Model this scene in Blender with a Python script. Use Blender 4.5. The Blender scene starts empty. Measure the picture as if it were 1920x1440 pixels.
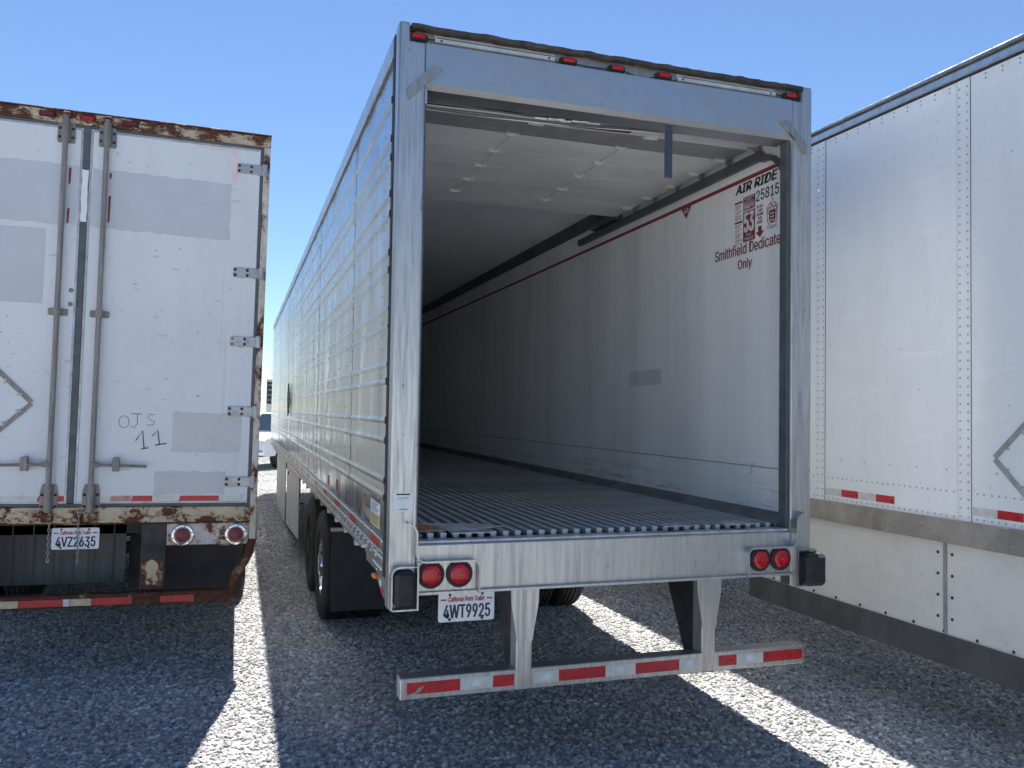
import bpy, bmesh, math, random
from mathutils import Vector, Matrix
random.seed(7)
SC = bpy.context.scene
COL = SC.collection
rad = math.radians

# ---------------------------------------------------------------- camera
cam_d = bpy.data.cameras.new('camera')
cam = bpy.data.objects.new('camera', cam_d)
COL.objects.link(cam)
yaw, pitch, roll = 0.3182, 0.0340, 0.0158
fw = Vector((math.sin(yaw)*math.cos(pitch), math.cos(yaw)*math.cos(pitch), math.sin(pitch)))
r0 = Vector((math.cos(yaw), -math.sin(yaw), 0)); u0 = r0.cross(fw)
rt = math.cos(roll)*r0 + math.sin(roll)*u0
up = -math.sin(roll)*r0 + math.cos(roll)*u0
cm = Matrix.Identity(4)
for i in range(3):
    cm[i][0], cm[i][1], cm[i][2] = rt[i], up[i], -fw[i]
cm.translation = Vector((-2.0448, -4.2814, 1.9774))
cam.matrix_world = cm
cam_d.sensor_width = 36; cam_d.lens = 1553.1/1920*36
cam_d.clip_end = 2000
SC.camera = cam

# ---------------------------------------------------------------- sky, sun, exposure
SUN_EL, SUN_AZ = rad(59.5), rad(12.0)          # azimuth measured from +y towards +x
world = bpy.data.worlds.new('World'); SC.world = world; world.use_nodes = True
wn = world.node_tree; bg = wn.nodes['Background']
sky = wn.nodes.new('ShaderNodeTexSky'); sky.sky_type = 'NISHITA'; sky.sun_disc = False
sky.sun_elevation = SUN_EL; sky.sun_rotation = SUN_AZ
sky.altitude = 0; sky.air_density = 0.9; sky.dust_density = 0.0; sky.ozone_density = 6.0
wn.links.new(sky.outputs[0], bg.inputs[0]); bg.inputs[1].default_value = 0.060
sund = bpy.data.lights.new('sun', 'SUN'); sund.energy = 5.0; sund.angle = rad(0.5); sund.color = (1, .965, .91)
sun = bpy.data.objects.new('sun', sund); COL.objects.link(sun)
S = Vector((math.sin(SUN_AZ)*math.cos(SUN_EL), math.cos(SUN_AZ)*math.cos(SUN_EL), math.sin(SUN_EL)))
sun.rotation_euler = S.to_track_quat('Z', 'Y').to_euler(); sun.location = S*60
vs = SC.view_settings; vs.view_transform = 'Standard'; vs.look = 'None'; vs.gamma = 1; vs.exposure = 1.43
vs.use_curve_mapping = False
SC.cycles.max_bounces = 14; SC.cycles.diffuse_bounces = 8; SC.cycles.glossy_bounces = 6
SC.cycles.sample_clamp_indirect = 120; SC.cycles.blur_glossy = 0.15

# ---------------------------------------------------------------- materials
class NT:
    def __init__(s, name):
        s.m = bpy.data.materials.new(name); s.m.use_nodes = True
        s.t = s.m.node_tree; s.b = s.t.nodes['Principled BSDF']; s.co = None
    def n(s, typ, **kw):
        nd = s.t.nodes.new(typ)
        for k, v in kw.items(): setattr(nd, k, v)
        return nd
    def L(s, a, b): s.t.links.new(a, b)
    def coord(s, st=(1, 1, 1), rnd=False):
        if s.co is None:
            tc = s.n('ShaderNodeTexCoord'); s.co = tc.outputs['Object']
            oi = s.n('ShaderNodeObjectInfo'); s.rnd = oi.outputs['Random']
            mu = s.n('ShaderNodeMath', operation='MULTIPLY'); s.L(s.rnd, mu.inputs[0]); mu.inputs[1].default_value = 37.0
            ad = s.n('ShaderNodeVectorMath', operation='ADD'); s.L(s.co, ad.inputs[0]); s.L(mu.outputs[0], ad.inputs[1]); s.cr = ad.outputs[0]
        mp = s.n('ShaderNodeMapping'); mp.inputs['Scale'].default_value = st
        s.L(s.cr if rnd else s.co, mp.inputs['Vector']); return mp.outputs[0]
    def noise(s, scale, st=(1, 1, 1), detail=4, rough=.6, rnd=False):
        nd = s.n('ShaderNodeTexNoise'); nd.inputs['Scale'].default_value = scale
        nd.inputs['Detail'].default_value = detail; nd.inputs['Roughness'].default_value = rough
        s.L(s.coord(st, rnd), nd.inputs['Vector']); return nd.outputs['Fac']
    def ramp(s, fac, a, b, ca=(0, 0, 0, 1), cb=(1, 1, 1, 1)):
        r = s.n('ShaderNodeValToRGB'); e = r.color_ramp.elements
        e[0].position = a; e[1].position = b; e[0].color = ca; e[1].color = cb
        s.L(fac, r.inputs[0]); return r.outputs[0]
    def mix(s, fac, a, b, typ='MIX'):
        m = s.n('ShaderNodeMix', data_type='RGBA', blend_type=typ)
        for sock, v in ((m.inputs[0], fac), (m.inputs[6], a), (m.inputs[7], b)):
            if hasattr(v, 'links') or hasattr(v, 'is_linked'): s.L(v, sock)
            elif isinstance(v, (int, float)): sock.default_value = v
            else: sock.default_value = (*v, 1) if len(v) == 3 else v
        return m.outputs[2]
    def bump(s, h, strength, dist):
        bp = s.n('ShaderNodeBump'); bp.inputs['Strength'].default_value = strength; bp.inputs['Distance'].default_value = dist
        s.L(h, bp.inputs['Height'])
        if s.b.inputs['Normal'].is_linked:
            s.L(s.b.inputs['Normal'].links[0].from_socket, bp.inputs['Normal'])
        s.L(bp.outputs[0], s.b.inputs['Normal'])
    def set(s, col=None, metal=None, rough=None, spec=None, coat=None):
        for k, v in (('Base Color', col), ('Metallic', metal), ('Roughness', rough), ('Specular IOR Level', spec), ('Coat Weight', coat)):
            if v is None: continue
            i = s.b.inputs[k]
            if hasattr(v, 'is_linked'): s.L(v, i)
            elif k == 'Base Color': i.default_value = (*v, 1)
            else: i.default_value = v
        return s
MATS = {}
def simple(name, col, metal=0., rough=.5, var=.12, vs_=8, st=(1, 1, 1), bump=0, bs=60, spec=None, rv=.12):
    t = NT(name)
    f = t.noise(vs_, st, 5, .65)
    dark = tuple(c*(1-var*1.6) for c in col); lite = tuple(min(1, c*(1+var)) for c in col)
    t.set(t.ramp(f, .3, .72, (*dark, 1), (*lite, 1)), metal, None, spec)
    g = t.noise(vs_*2.3, st, 4)
    r = t.ramp(g, .25, .75, (max(.02, rough-rv),)*3+(1,), (min(1, rough+rv),)*3+(1,)); t.set(rough=r)
    if bump: t.bump(t.noise(bs, st, 4), bump, .004)
    MATS[name] = t.m; return t.m

def rusty(name, paint, lo=.5, hi=.56, sc=5., st=(1, 1, 1), drip=.35):
    t = NT(name)
    big = t.noise(sc, st, 7, .68)
    fine = t.noise(sc*7, st, 5, .7)
    comb = t.n('ShaderNodeMath', operation='MULTIPLY_ADD'); t.L(fine, comb.inputs[0]); comb.inputs[1].default_value = .35; t.L(big, comb.inputs[2])
    mask = t.ramp(comb.outputs[0], lo+.17, hi+.17)
    halo = t.ramp(comb.outputs[0], lo+.04, hi+.15)
    pcol = t.mix(t.ramp(t.noise(2.5, (1, 1, .25), 5), .35, .7), paint, tuple(c*.72 for c in paint))
    pcol = t.mix(t.mix(halo, (0, 0, 0), (drip,)*3), pcol, (.38, .17, .05))
    rcol = t.ramp(t.noise(sc*4, st, 6, .75), .3, .72, (.022, .012, .010, 1), (.16, .05, .018, 1))
    t.set(t.mix(mask, pcol, rcol), 0, t.ramp(mask, 0, 1, (.45,)*3+(1,), (.88,)*3+(1,)))
    t.bump(mask, -.5, .0015); t.bump(t.noise(sc*9, st, 5), .35, .0015)
    MATS[name] = t.m; return t.m

# polished aluminium skin: slightly oil-canned sheet, streaks of road film
t = NT('polished_aluminium')
film = t.ramp(t.noise(3.2, (1, 1.0, .22), 5, .6, True), .38, .78)
spots = t.ramp(t.noise(42, (1, 1, .7), 3, .5, True), .66, .74)
c = t.mix(film, (.74, .76, .775), (.65, .67, .68)); c = t.mix(t.mix(spots, (0, 0, 0), (.35, .35, .35)), c, (.45, .44, .42))
t.set(c, .9, t.ramp(film, 0, 1, (.14,)*3+(1,), (.28,)*3+(1,)))
t.bump(t.noise(1.9, (1, 1.5, .8), 1.5, .45, True), .6, .034); t.bump(t.noise(7, (1, 1.8, .6), 2.5, .5, True), .3, .006)
t.b.inputs['Specular Tint'].default_value = (.66, .69, .70, 1)
MATS['polished_aluminium'] = t.m
# brushed stainless frame, stains run down
def stainless(name, base, rough, streak=(9, 9, .5), sm=.4):
    t = NT(name)
    a = t.noise(6, streak, 6, .7); b = t.noise(1.7, (1, 1, .5), 4); g = t.noise(45, (3, 3, .3), 3)
    c = t.mix(t.ramp(a, .42, .72), base, tuple(x*(1-sm*.95) for x in base)); c = t.mix(t.mix(t.ramp(b, .5, .75), (0, 0, 0), (sm,)*3), c, tuple(x*y for x, y in zip(base, (.72, .66, .58))))
    spots = t.ramp(t.noise(23, (1, 1, .45), 4, .6), .68, .73)
    c = t.mix(t.mix(spots, (0, 0, 0), (sm*1.3,)*3), c, (.12, .09, .07))
    t.set(c, .92, t.ramp(a, .3, .75, (rough-.1,)*3+(1,), (rough+.14,)*3+(1,)))
    t.bump(g, .12, .002); t.bump(t.noise(2.2, (1, 1, 1), 2), .2, .02)
    MATS[name] = t.m
stainless('stainless', (.56, .565, .565), .40)
stainless('header_steel', (.50, .505, .51), .40, (.5, .5, .5), .15)
stainless('satin_aluminium', (.74, .74, .73), .24, (1, 2, 1), .1)
stainless('sill_steel', (.56, .56, .555), .42, (10, 3, .35), .28)
stainless('galvanised', (.42, .42, .41), .5)
stainless('dull_aluminium', (.62, .62, .61), .33, (1, 2.5, 1.2))
# interior white liner with grey hand-height grime and vertical washes
t = NT('liner_white')
w1 = t.noise(1.6, (1, 1.3, .12), 5, .6); w2 = t.noise(7, (1, 1, .5), 6, .7); sc_ = t.noise(3.0, (1, .35, 6), 6, .75)
c = t.mix(t.ramp(w1, .40, .66), (.94, .94, .93), (.80, .805, .795)); c = t.mix(t.mix(t.ramp(w2, .62, .8), (0, 0, 0), (.4,)*3), c, (.36, .35, .32))
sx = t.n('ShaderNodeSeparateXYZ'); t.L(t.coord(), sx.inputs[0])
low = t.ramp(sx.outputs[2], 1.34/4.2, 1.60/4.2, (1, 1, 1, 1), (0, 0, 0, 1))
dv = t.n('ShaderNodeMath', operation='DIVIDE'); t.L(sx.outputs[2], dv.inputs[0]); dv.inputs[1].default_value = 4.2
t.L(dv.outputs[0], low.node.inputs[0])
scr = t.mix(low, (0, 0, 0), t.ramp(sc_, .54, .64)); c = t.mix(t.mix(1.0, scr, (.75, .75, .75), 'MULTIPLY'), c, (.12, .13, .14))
t.set(c, 0, .38); t.bump(t.noise(1.1, (1, 1, .6), 2), .3, .03)
MATS['liner_white'] = t.m
# painted van sheet
def paint(name, col, rough=.34, grime=(.45, .42, .36), st=(1, 1, .25), gw=.35, spec=.35):
    t = NT(name)
    f = t.noise(4, st, 6, .65, True); sp = t.ramp(t.noise(30, (1, 1, .6), 4, .6, True), .69, .73); st2 = t.ramp(t.noise(2.2, (.7, .7, 5), 4, .6, True), .58, .78)
    c = t.mix(t.mix(t.ramp(f, .45, .8), (0, 0, 0), (gw,)*3), col, grime); c = t.mix(t.mix(sp, (0, 0, 0), (.6,)*3), c, (.2, .19, .19))
    c = t.mix(t.mix(st2, (0, 0, 0), (.5,)*3), c, tuple(min(1, x*1.13) for x in col))
    t.set(c, 0, t.ramp(f, .3, .8, (rough-.06,)*3+(1,), (rough+.2,)*3+(1,)), spec); t.bump(t.noise(1.4, (1, 1, 1), 2, .5, True), .2, .012)
    MATS[name] = t.m
paint('van_white', (.83, .85, .855), .42, gw=.16, spec=.12)
t = NT('door_white')
f = t.noise(3, (1, 1, .35), 6, .65); sp = t.ramp(t.noise(26, (1, 1, .6), 4, .6), .69, .73); blot = t.ramp(t.noise(1.3, (1, 1, .8), 5, .7), .52, .75)
c = t.mix(t.mix(t.ramp(f, .45, .8), (0, 0, 0), (.25,)*3), (.71, .735, .76), (.50, .47, .41)); c = t.mix(t.mix(blot, (0, 0, 0), (.3,)*3), c, (.56, .575, .60))
sx = t.n('ShaderNodeSeparateXYZ'); t.L(t.coord(), sx.inputs[0]); ab = t.n('ShaderNodeMath', operation='ABSOLUTE'); t.L(sx.outputs[0], ab.inputs[0])
edge = t.ramp(ab.outputs[0], .98, 1.10); mid = t.ramp(ab.outputs[0], .10, .22, (1, 1, 1, 1), (0, 0, 0, 1))
drip = t.ramp(t.noise(1.0, (26, 1, .55), 4, .6), .55, .72)
c = t.mix(t.mix(1.0, t.mix(1.0, edge, drip, 'MULTIPLY'), (.5, .5, .5), 'MULTIPLY'), c, (.42, .27, .13)); c = t.mix(t.mix(1.0, t.mix(1.0, mid, drip, 'MULTIPLY'), (.35, .35, .35), 'MULTIPLY'), c, (.36, .30, .22))
scr = t.ramp(t.noise(9, (1, 1, 3.5), 2, .4), .70, .72); c = t.mix(t.mix(1.0, scr, (.4, .4, .4), 'MULTIPLY'), c, (.30, .31, .34)); c = t.mix(t.mix(sp, (0, 0, 0), (.6,)*3), c, (.2, .19, .19))
t.set(c, 0, t.ramp(f, .3, .8, (.36,)*3+(1,), (.6,)*3+(1,)), .35); t.bump(t.noise(1.2, (1, 1, 1), 3, .5), .35, .02); MATS['door_white'] = t.m
paint('side_white', (.84, .845, .83), .5, gw=.12)
t = NT('side_gloss'); t.set((.84, .845, .83), 0, .17, .8); t.bump(t.noise(2.2, (1, 1, .35), 2, .5, True), .5, .016)
MATS['side_gloss'] = t.m
paint('skirt_white', (.70, .695, .66), .45, (.42, .40, .35), (1, 1, 1))
paint('far_white', (.78, .79, .80), .4)
paint('car_white', (.66, .67, .68), .2, gw=.05)
simple('patch_grey', (.555, .575, .615), 0, .5, .05, 3)
simple('patch_liner', (.68, .69, .68), 0, .5, .06, 6)
simple('patch_warm', (.60, .595, .60), 0, .55, .06, 3)
simple('overpaint_white', (.82, .83, .85), 0, .5, .04)
simple('pink_tape', (.80, .64, .66), 0, .5, .08, 14)
simple('rod_zinc', (.27, .247, .228), .25, .5, .22, 6, (4, 4, .6), .3)
simple('hinge_zinc', (.47, .47, .475), .5, .45, .2, 14, (1, 1, 1), .3)
simple('rubber_seal', (.10, .115, .125), 0, .6, .2, 10)
simple('rubber_black', (.022, .024, .027), 0, .62, .3, 20, bump=.4)
simple('tyre_rubber', (.026, .026, .027), 0, .75, .35, 12, bump=.4)
simple('mudflap', (.018, .020, .024), 0, .6, .2, 4)
simple('steel_dark', (.045, .045, .048), .2, .6, .4, 5)
simple('rail_tan', (.40, .375, .34), .5, .5, .18, 5, (1, 1.2, .7), .25)
simple('skirt_rubber', (.085, .085, .09), 0, .62, .25, 3, (1, 1, .6))
simple('tape_red', (.52, .018, .03), 0, .32, .16, 16, bump=.15, bs=260)
simple('tape_white', (.66, .66, .62), 0, .35, .12, 18, bump=.15, bs=260)
simple('tape_yellowed', (.58, .50, .33), 0, .45, .2, 18)
simple('tape_faded', (.60, .28, .26), 0, .5, .3, 22)
simple('paper_white', (.74, .77, .80), 0, .55, .08, 25)
simple('plate_white', (.74, .76, .79), 0, .3, .07, 12)
simple('ink_navy', (.025, .035, .07), 0, .5, .2)
simple('ink_black', (.02, .022, .028), 0, .5, .2)
simple('ink_red', (.45, .03, .04), 0, .5, .15, 30)
simple('ink_maroon', (.27, .035, .05), 0, .5, .2, 30)
simple('ink_rose', (.42, .20, .20), 0, .5, .2, 30)
simple('ink_pencil', (.14, .14, .16), 0, .6, .3, 30)
simple('label_yellow', (.60, .50, .22), 0, .5, .2, 20)
simple('label_slate', (.22, .27, .29), 0, .5, .2, 20)
simple('marker_amber', (.75, .20, .02), 0, .25, .1)
simple('brown_felt', (.085, .07, .058), 0, .85, .4, 14, bump=.6)
simple('strap_blue', (.055, .07, .095), 0, .8, .2, 60)
simple('cardboard', (.40, .30, .20), 0, .8, .25, 12)
simple('cardboard_grey', (.52, .50, .46), 0, .8, .25, 12)
simple('door_panel', (.78, .77, .75), 0, .42, .1, 2.4, (.5, 1, 1))
simple('door_frame_grey', (.34, .34, .345), .2, .45, .15, 4)
simple('ceiling_liner', (.86, .87, .87), 0, .45, .10, 1.6, (1, .3, 1), .6, 2)
simple('cove_grey', (.12, .135, .15), 0, .5, .2, 4)
simple('track_grey', (.10, .115, .135), .2, .5, .2, 5)
simple('floor_aluminium', (.55, .565, .58), .35, .42, .25, 5, (3, .5, 1), .3)
simple('floor_channel', (.06, .065, .07), .2, .6, .3, 4)
simple('floor_gutter', (.17, .18, .19), .2, .5, .3, 4)
simple('strip_white', (.55, .55, .54), .1, .4, .15, 10)
simple('foam_white', (.85, .85, .83), 0, .8, .1)
simple('wood_raw', (.45, .20, .07), 0, .8, .35, 20)
simple('chrome', (.72, .72, .72), 1, .18, .1, 12)
simple('grille_dark', (.03, .032, .036), .1, .5, .2)
simple('palm_leaf', (.06, .085, .035), 0, .6, .3)
simple('palm_bark', (.16, .12, .08), 0, .85, .3)
simple('panel_grey', (.085, .087, .09), .1, .55, .25, 3, (6, 1, .4))
rusty('rust_cream', (.62, .52, .36), .50, .57, 6, (1, 1, 1.3))
rusty('rust_header', (.64, .55, .40), .44, .52, 5, (1, 1, 2))
rusty('rust_heavy', (.42, .30, .19), .36, .46, 6)
rusty('rust_post', (.70, .66, .60), .51, .59, 7, (1, 1, .5), .5)
rusty('rust_white', (.70, .70, .68), .53, .61, 7, (1, 1, 1), .6)
t = NT('lens_red'); t.set((.62, .012, .02), 0, .16, .6)
vo = t.n('ShaderNodeTexVoronoi'); vo.inputs['Scale'].default_value = 120; t.L(t.coord(), vo.inputs['Vector']); t.bump(vo.outputs['Distance'], .25, .003)
t.b.inputs['Transmission Weight'].default_value = .25; MATS['lens_red'] = t.m
t = NT('lens_maroon'); t.set((.16, .012, .022), 0, .3, .5); MATS['lens_maroon'] = t.m
t = NT('lens_core'); t.set((.72, .05, .045), 0, .3); MATS['lens_core'] = t.m
t = NT('car_glass'); t.set((.03, .05, .07), 0, .05, .6); MATS['car_glass'] = t.m
# stones
t = NT('gravel_stone'); t.coord(); oi = t.rnd
cr = t.n('ShaderNodeValToRGB'); t.L(oi, cr.inputs[0]); e = cr.color_ramp.elements
e[0].position = 0; e[0].color = (.15, .153, .16, 1); e[1].position = 1; e[1].color = (.86, .85, .83, 1)
for p, q in ((.25, (.33, .33, .335, 1)), (.55, (.50, .495, .485, 1)), (.74, (.58, .57, .55, 1)), (.79, (.55, .46, .36, 1)), (.84, (.66, .66, .66, 1))):
    k = e.new(p); k.color = q
gp_ = t.n('ShaderNodeNewGeometry'); wn_ = t.n('ShaderNodeTexNoise'); wn_.inputs['Scale'].default_value = .9; wn_.inputs['Detail'].default_value = 6; t.L(gp_.outputs['Position'], wn_.inputs['Vector'])
sc2 = t.mix(t.mix(t.ramp(t.noise(30, rnd=True), .4, .7), (0, 0, 0), (.5,)*3), cr.outputs[0], (.26, .26, .27))
t.set(t.mix(1.0, sc2, t.ramp(wn_.outputs['Fac'], .32, .68, (.74, .73, .72, 1), (1, 1, 1, 1)), 'MULTIPLY'), 0, .75); t.bump(t.noise(60, rnd=True), .5, .004)
MATS['gravel_stone'] = t.m
t = NT('gravel_bed')
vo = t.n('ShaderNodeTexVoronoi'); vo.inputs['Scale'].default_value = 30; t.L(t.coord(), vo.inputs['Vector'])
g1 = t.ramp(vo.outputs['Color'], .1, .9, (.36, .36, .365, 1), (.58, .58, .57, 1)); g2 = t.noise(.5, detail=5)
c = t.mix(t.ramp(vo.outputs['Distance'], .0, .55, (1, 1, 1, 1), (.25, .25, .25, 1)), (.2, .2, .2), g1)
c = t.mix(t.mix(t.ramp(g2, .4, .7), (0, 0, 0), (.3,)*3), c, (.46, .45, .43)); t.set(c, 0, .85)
inv = t.ramp(vo.outputs['Distance'], 0, .6, (1, 1, 1, 1), (0, 0, 0, 1)); t.bump(inv, .9, .02); MATS['gravel_bed'] = t.m

# ---------------------------------------------------------------- mesh helpers
class MB:
    def __init__(s): s.v = []; s.f = []
    def add(s, vs, fs):
        o = len(s.v); s.v += [tuple(x) for x in vs]; s.f += [tuple(i+o for i in f) for f in fs]; return s
    def box(s, x0, x1, y0, y1, z0, z1, b=0, skip=()):
        if b <= 0:
            vs = [(x, y, z) for z in (z0, z1) for y in (y0, y1) for x in (x0, x1)]
            return s.add(vs, [(0, 2, 3, 1), (4, 5, 7, 6), (0, 1, 5, 4), (2, 6, 7, 3), (0, 4, 6, 2), (1, 3, 7, 5)])
        bm = bmesh.new(); bmesh.ops.create_cube(bm, size=1)
        for v in bm.verts: v.co = Vector(((x0+x1)/2+v.co.x*(x1-x0), (y0+y1)/2+v.co.y*(y1-y0), (z0+z1)/2+v.co.z*(z1-z0)))
        b = min(b, .45*min(abs(x1-x0), abs(y1-y0), abs(z1-z0)))
        bmesh.ops.bevel(bm, geom=bm.edges[:], offset=b, segments=1, profile=.5, affect='EDGES')
        bm.verts.index_update(); s.add([v.co[:] for v in bm.verts], [[v.index for v in f.verts] for f in bm.faces]); bm.free(); return s
    def cyl(s, p0, p1, r0, r1=None, n=16, cap=True):
        r1 = r0 if r1 is None else r1; p0 = Vector(p0); p1 = Vector(p1); d = (p1-p0).normalized()
        a = d.orthogonal().normalized(); b = d.cross(a)
        vs = [p+(a*math.cos(2*math.pi*i/n)+b*math.sin(2*math.pi*i/n))*r for p, r in ((p0, r0), (p1, r1)) for i in range(n)]
        fs = [(i, (i+1) % n, n+(i+1) % n, n+i) for i in range(n)]
        if cap: fs += [tuple(range(n-1, -1, -1)), tuple(range(n, 2*n))]
        return s.add(vs, fs)
    def lathe(s, c, axis, prof, n=32):      # prof: (radius, along-axis)
        d = Vector(axis).normalized(); a = d.orthogonal().normalized(); b = d.cross(a); c = Vector(c); m = len(prof)
        vs = [c+d*h+(a*math.cos(2*math.pi*i/n)+b*math.sin(2*math.pi*i/n))*r for i in range(n) for r, h in prof]
        fs = [(i*m+j, ((i+1) % n)*m+j, ((i+1) % n)*m+j+1, i*m+j+1) for i in range(n) for j in range(m-1)]
        return s.add(vs, fs)
    def tube(s, pts, r, n=8):
        P = [Vector(p) for p in pts]; k = len(P); vs = []; a = None
        for i, p in enumerate(P):
            d = (P[min(i+1, k-1)]-P[max(i-1, 0)]).normalized()
            a = d.orthogonal().normalized() if a is None else (a-d*a.dot(d)).normalized()
            b = d.cross(a); rr = r[i] if isinstance(r, (list, tuple)) else r
            vs += [p+(a*math.cos(2*math.pi*j/n)+b*math.sin(2*math.pi*j/n))*rr for j in range(n)]
        fs = [(i*n+j, i*n+(j+1) % n, (i+1)*n+(j+1) % n, (i+1)*n+j) for i in range(k-1) for j in range(n)]
        fs += [tuple(range(n-1, -1, -1)), tuple(range((k-1)*n, k*n))]
        return s.add(vs, fs)
    def prism(s, poly, y0, y1):             # poly in xz extruded along y
        n = len(poly); vs = [(x, y, z) for y in (y0, y1) for x, z in poly]
        return s.add(vs, [tuple(range(n)), tuple(range(2*n-1, n-1, -1))]+[(i, n+i, n+(i+1) % n, (i+1) % n) for i in range(n)])
    def prism_x(s, poly, x0, x1):           # poly in yz extruded along x
        n = len(poly); vs = [(x, y, z) for x in (x0, x1) for y, z in poly]
        return s.add(vs, [tuple(range(n)), tuple(range(2*n-1, n-1, -1))]+[(i, n+i, n+(i+1) % n, (i+1) % n) for i in range(n)])
    def bar(s, path, th, y0, y1):           # bent flat bar: path in xz, width along y
        k = len(path); L = []; Rr = []
        for i in range(k):
            a = Vector(path[max(i-1, 0)]); b = Vector(path[min(i+1, k-1)]); d = (b-a).normalized(); nn = Vector((-d.y, d.x))*th/2
            p = Vector(path[i]); L.append(p+nn); Rr.append(p-nn)
        vs = []
        for i in range(k):
            for q in (L[i], Rr[i]):
                for y in (y0, y1): vs.append((q.x, y, q.y))
        fs = []
        for i in range(k-1):
            a, b = i*4, i*4+4
            fs += [(a, b, b+1, a+1), (a+2, a+3, b+3, b+2), (a, a+2, b+2, b), (a+1, b+1, b+3, a+3)]
        fs += [(0, 1, 3, 2), ((k-1)*4, (k-1)*4+2, (k-1)*4+3, (k-1)*4+1)]
        return s.add(vs, fs)
    def mesh(s, name, mat, smooth=28):
        me = bpy.data.meshes.new(name); me.from_pydata(s.v, [], s.f); me.update()
        bm = bmesh.new(); bm.from_mesh(me); bmesh.ops.recalc_face_normals(bm, faces=bm.faces[:]); bm.to_mesh(me); bm.free()
        if smooth:
            for p in me.polygons: p.use_smooth = True
            me.set_sharp_from_angle(angle=rad(smooth))
        if mat: me.materials.append(MATS[mat])
        return me
def link(name, me, parent=None, **props):
    o = bpy.data.objects.new(name, me); COL.objects.link(o)
    if parent is not None: o.parent = parent
    for k, v in props.items(): o[k] = v
    return o
def part(name, mb, mat, parent, smooth=28, **props): return link(name, mb.mesh(name, mat, smooth), parent, **props)
def bx(name, mat, parent, *d, b=.003, **props): return part(name, MB().box(*d, b=b), mat, parent, **props)
def thing(name, label, cat, loc=(0, 0, 0), rot=(0, 0, 0), group=None):
    o = bpy.data.objects.new(name, None); COL.objects.link(o); o.location = loc; o.rotation_euler = rot
    o.empty_display_size = .2; o['label'] = label; o['category'] = cat
    if group: o['group'] = group
    return o
def rounded(o, w):
    me = o.data; bm = bmesh.new(); bm.from_mesh(me); bmesh.ops.bevel(bm, geom=[e for e in bm.edges if e.calc_face_angle(0) > .5], offset=w, segments=2, profile=.5, affect='EDGES'); bm.to_mesh(me); bm.free()
    for p in me.polygons: p.use_smooth = True
    me.set_sharp_from_angle(angle=rad(20)); return o
def arc(cx, cz, r, a0, a1, n=5):
    return [(cx+r*math.cos(rad(a0+(a1-a0)*i/n)), cz+r*math.sin(rad(a0+(a1-a0)*i/n))) for i in range(n+1)]
# frames for lettering: u to the reader's right, v up, w towards the reader
def rear_frame(y): return lambda u, v, w=0: (u, y-w, v)
def left_face(x): return lambda u, v, w=0: (x-w, -u, v)       # a face that looks towards -x: u = -y
TXT_DG = None
import os
try: VF = bpy.data.fonts.load(os.path.join(bpy.utils.system_resource('DATAFILES'), 'fonts', 'Inter.woff2'))   # Blender's own interface font
except Exception: VF = None
def text_mesh(body, bold=0.0, shear=0.0, heavy=0):
    cu = bpy.data.curves.new('lettering', 'FONT'); cu.body = body; cu.font = VF or cu.font; cu.shear = shear; cu.align_x = 'CENTER'; cu.resolution_u = 3
    o = bpy.data.objects.new('lettering', cu); COL.objects.link(o); bpy.context.view_layer.update()
    dg = bpy.context.evaluated_depsgraph_get(); ev = o.evaluated_get(dg); me = ev.to_mesh()
    vs = [v.co.copy() for v in me.vertices]; fs = [tuple(p.vertices) for p in me.polygons]; ev.to_mesh_clear()
    bpy.data.objects.remove(o); bpy.data.curves.remove(cu); return vs, fs
def text(name, body, parent, frame, u0, u1, v0, v1, mat, bold=0., shear=0., w=.0015, slope=0.):
    vs, fs = text_mesh(body, bold, shear)
    xs = [v.x for v in vs]; ys = [v.y for v in vs]; ax, bx_, ay, by = min(xs), max(xs), min(ys), max(ys)
    mb = MB(); d = bold*(v1-v0)
    for k, (du, dv) in enumerate(((0, 0),) if not bold else ((-d, 0), (0, d*.5), (d, 0), (0, -d*.5))):
        out = []
        for v in vs:
            s_ = (v.x-ax)/(bx_-ax)
            out.append(frame(u0+d+(u1-u0-2*d)*s_+du, v0+(v1-v0)*(v.y-ay)/(by-ay)+slope*s_+dv, w+.00012*k))
        mb.add(out, fs)
    return part(name, mb, mat, parent, 0)
def sheet(name, parent, frame, poly, mat, th=.0012, w=.0):
    n = len(poly); mb = MB()
    mb.add([frame(u, v, w+th) for u, v in poly]+[frame(u, v, w) for u, v in poly], [tuple(range(n))]+[(i, (i+1) % n, n+(i+1) % n, n+i) for i in range(n)])
    return part(name, mb, mat, parent, 0)
def rect(u0, u1, v0, v1): return [(u0, v0), (u1, v0), (u1, v1), (u0, v1)]
def ragged(u0, u1, v0, v1, amp=.008, step=.05, seed=0, sk=0.):
    R = random.Random(seed); P = []
    def run(a, b):
        n = max(2, int((Vector(b)-Vector(a)).length/step))
        for i in range(n): P.append((a[0]+(b[0]-a[0])*i/n+R.uniform(-amp, amp), a[1]+(b[1]-a[1])*i/n+R.uniform(-amp, amp)))
    q = [(u0, v0), (u1, v0+sk), (u1, v1+sk), (u0, v1)]
    for i in range(4): run(q[i], q[(i+1) % 4])
    return P
def rivets(name, pts, axis, r, h, mat, parent, n=6):
    mb = MB()
    for p in pts: mb.lathe(p, axis, [(r, 0), (r*.8, h*.7), (r*.01, h)], n)
    return part(name, mb, mat, parent, 60, kind='stuff')
def clone(me, name, parent, loc=(0, 0, 0), rot=None, **props):
    o = link(name, me, parent, **props); o.location = loc
    if rot: o.rotation_euler = rot
    return o

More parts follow.
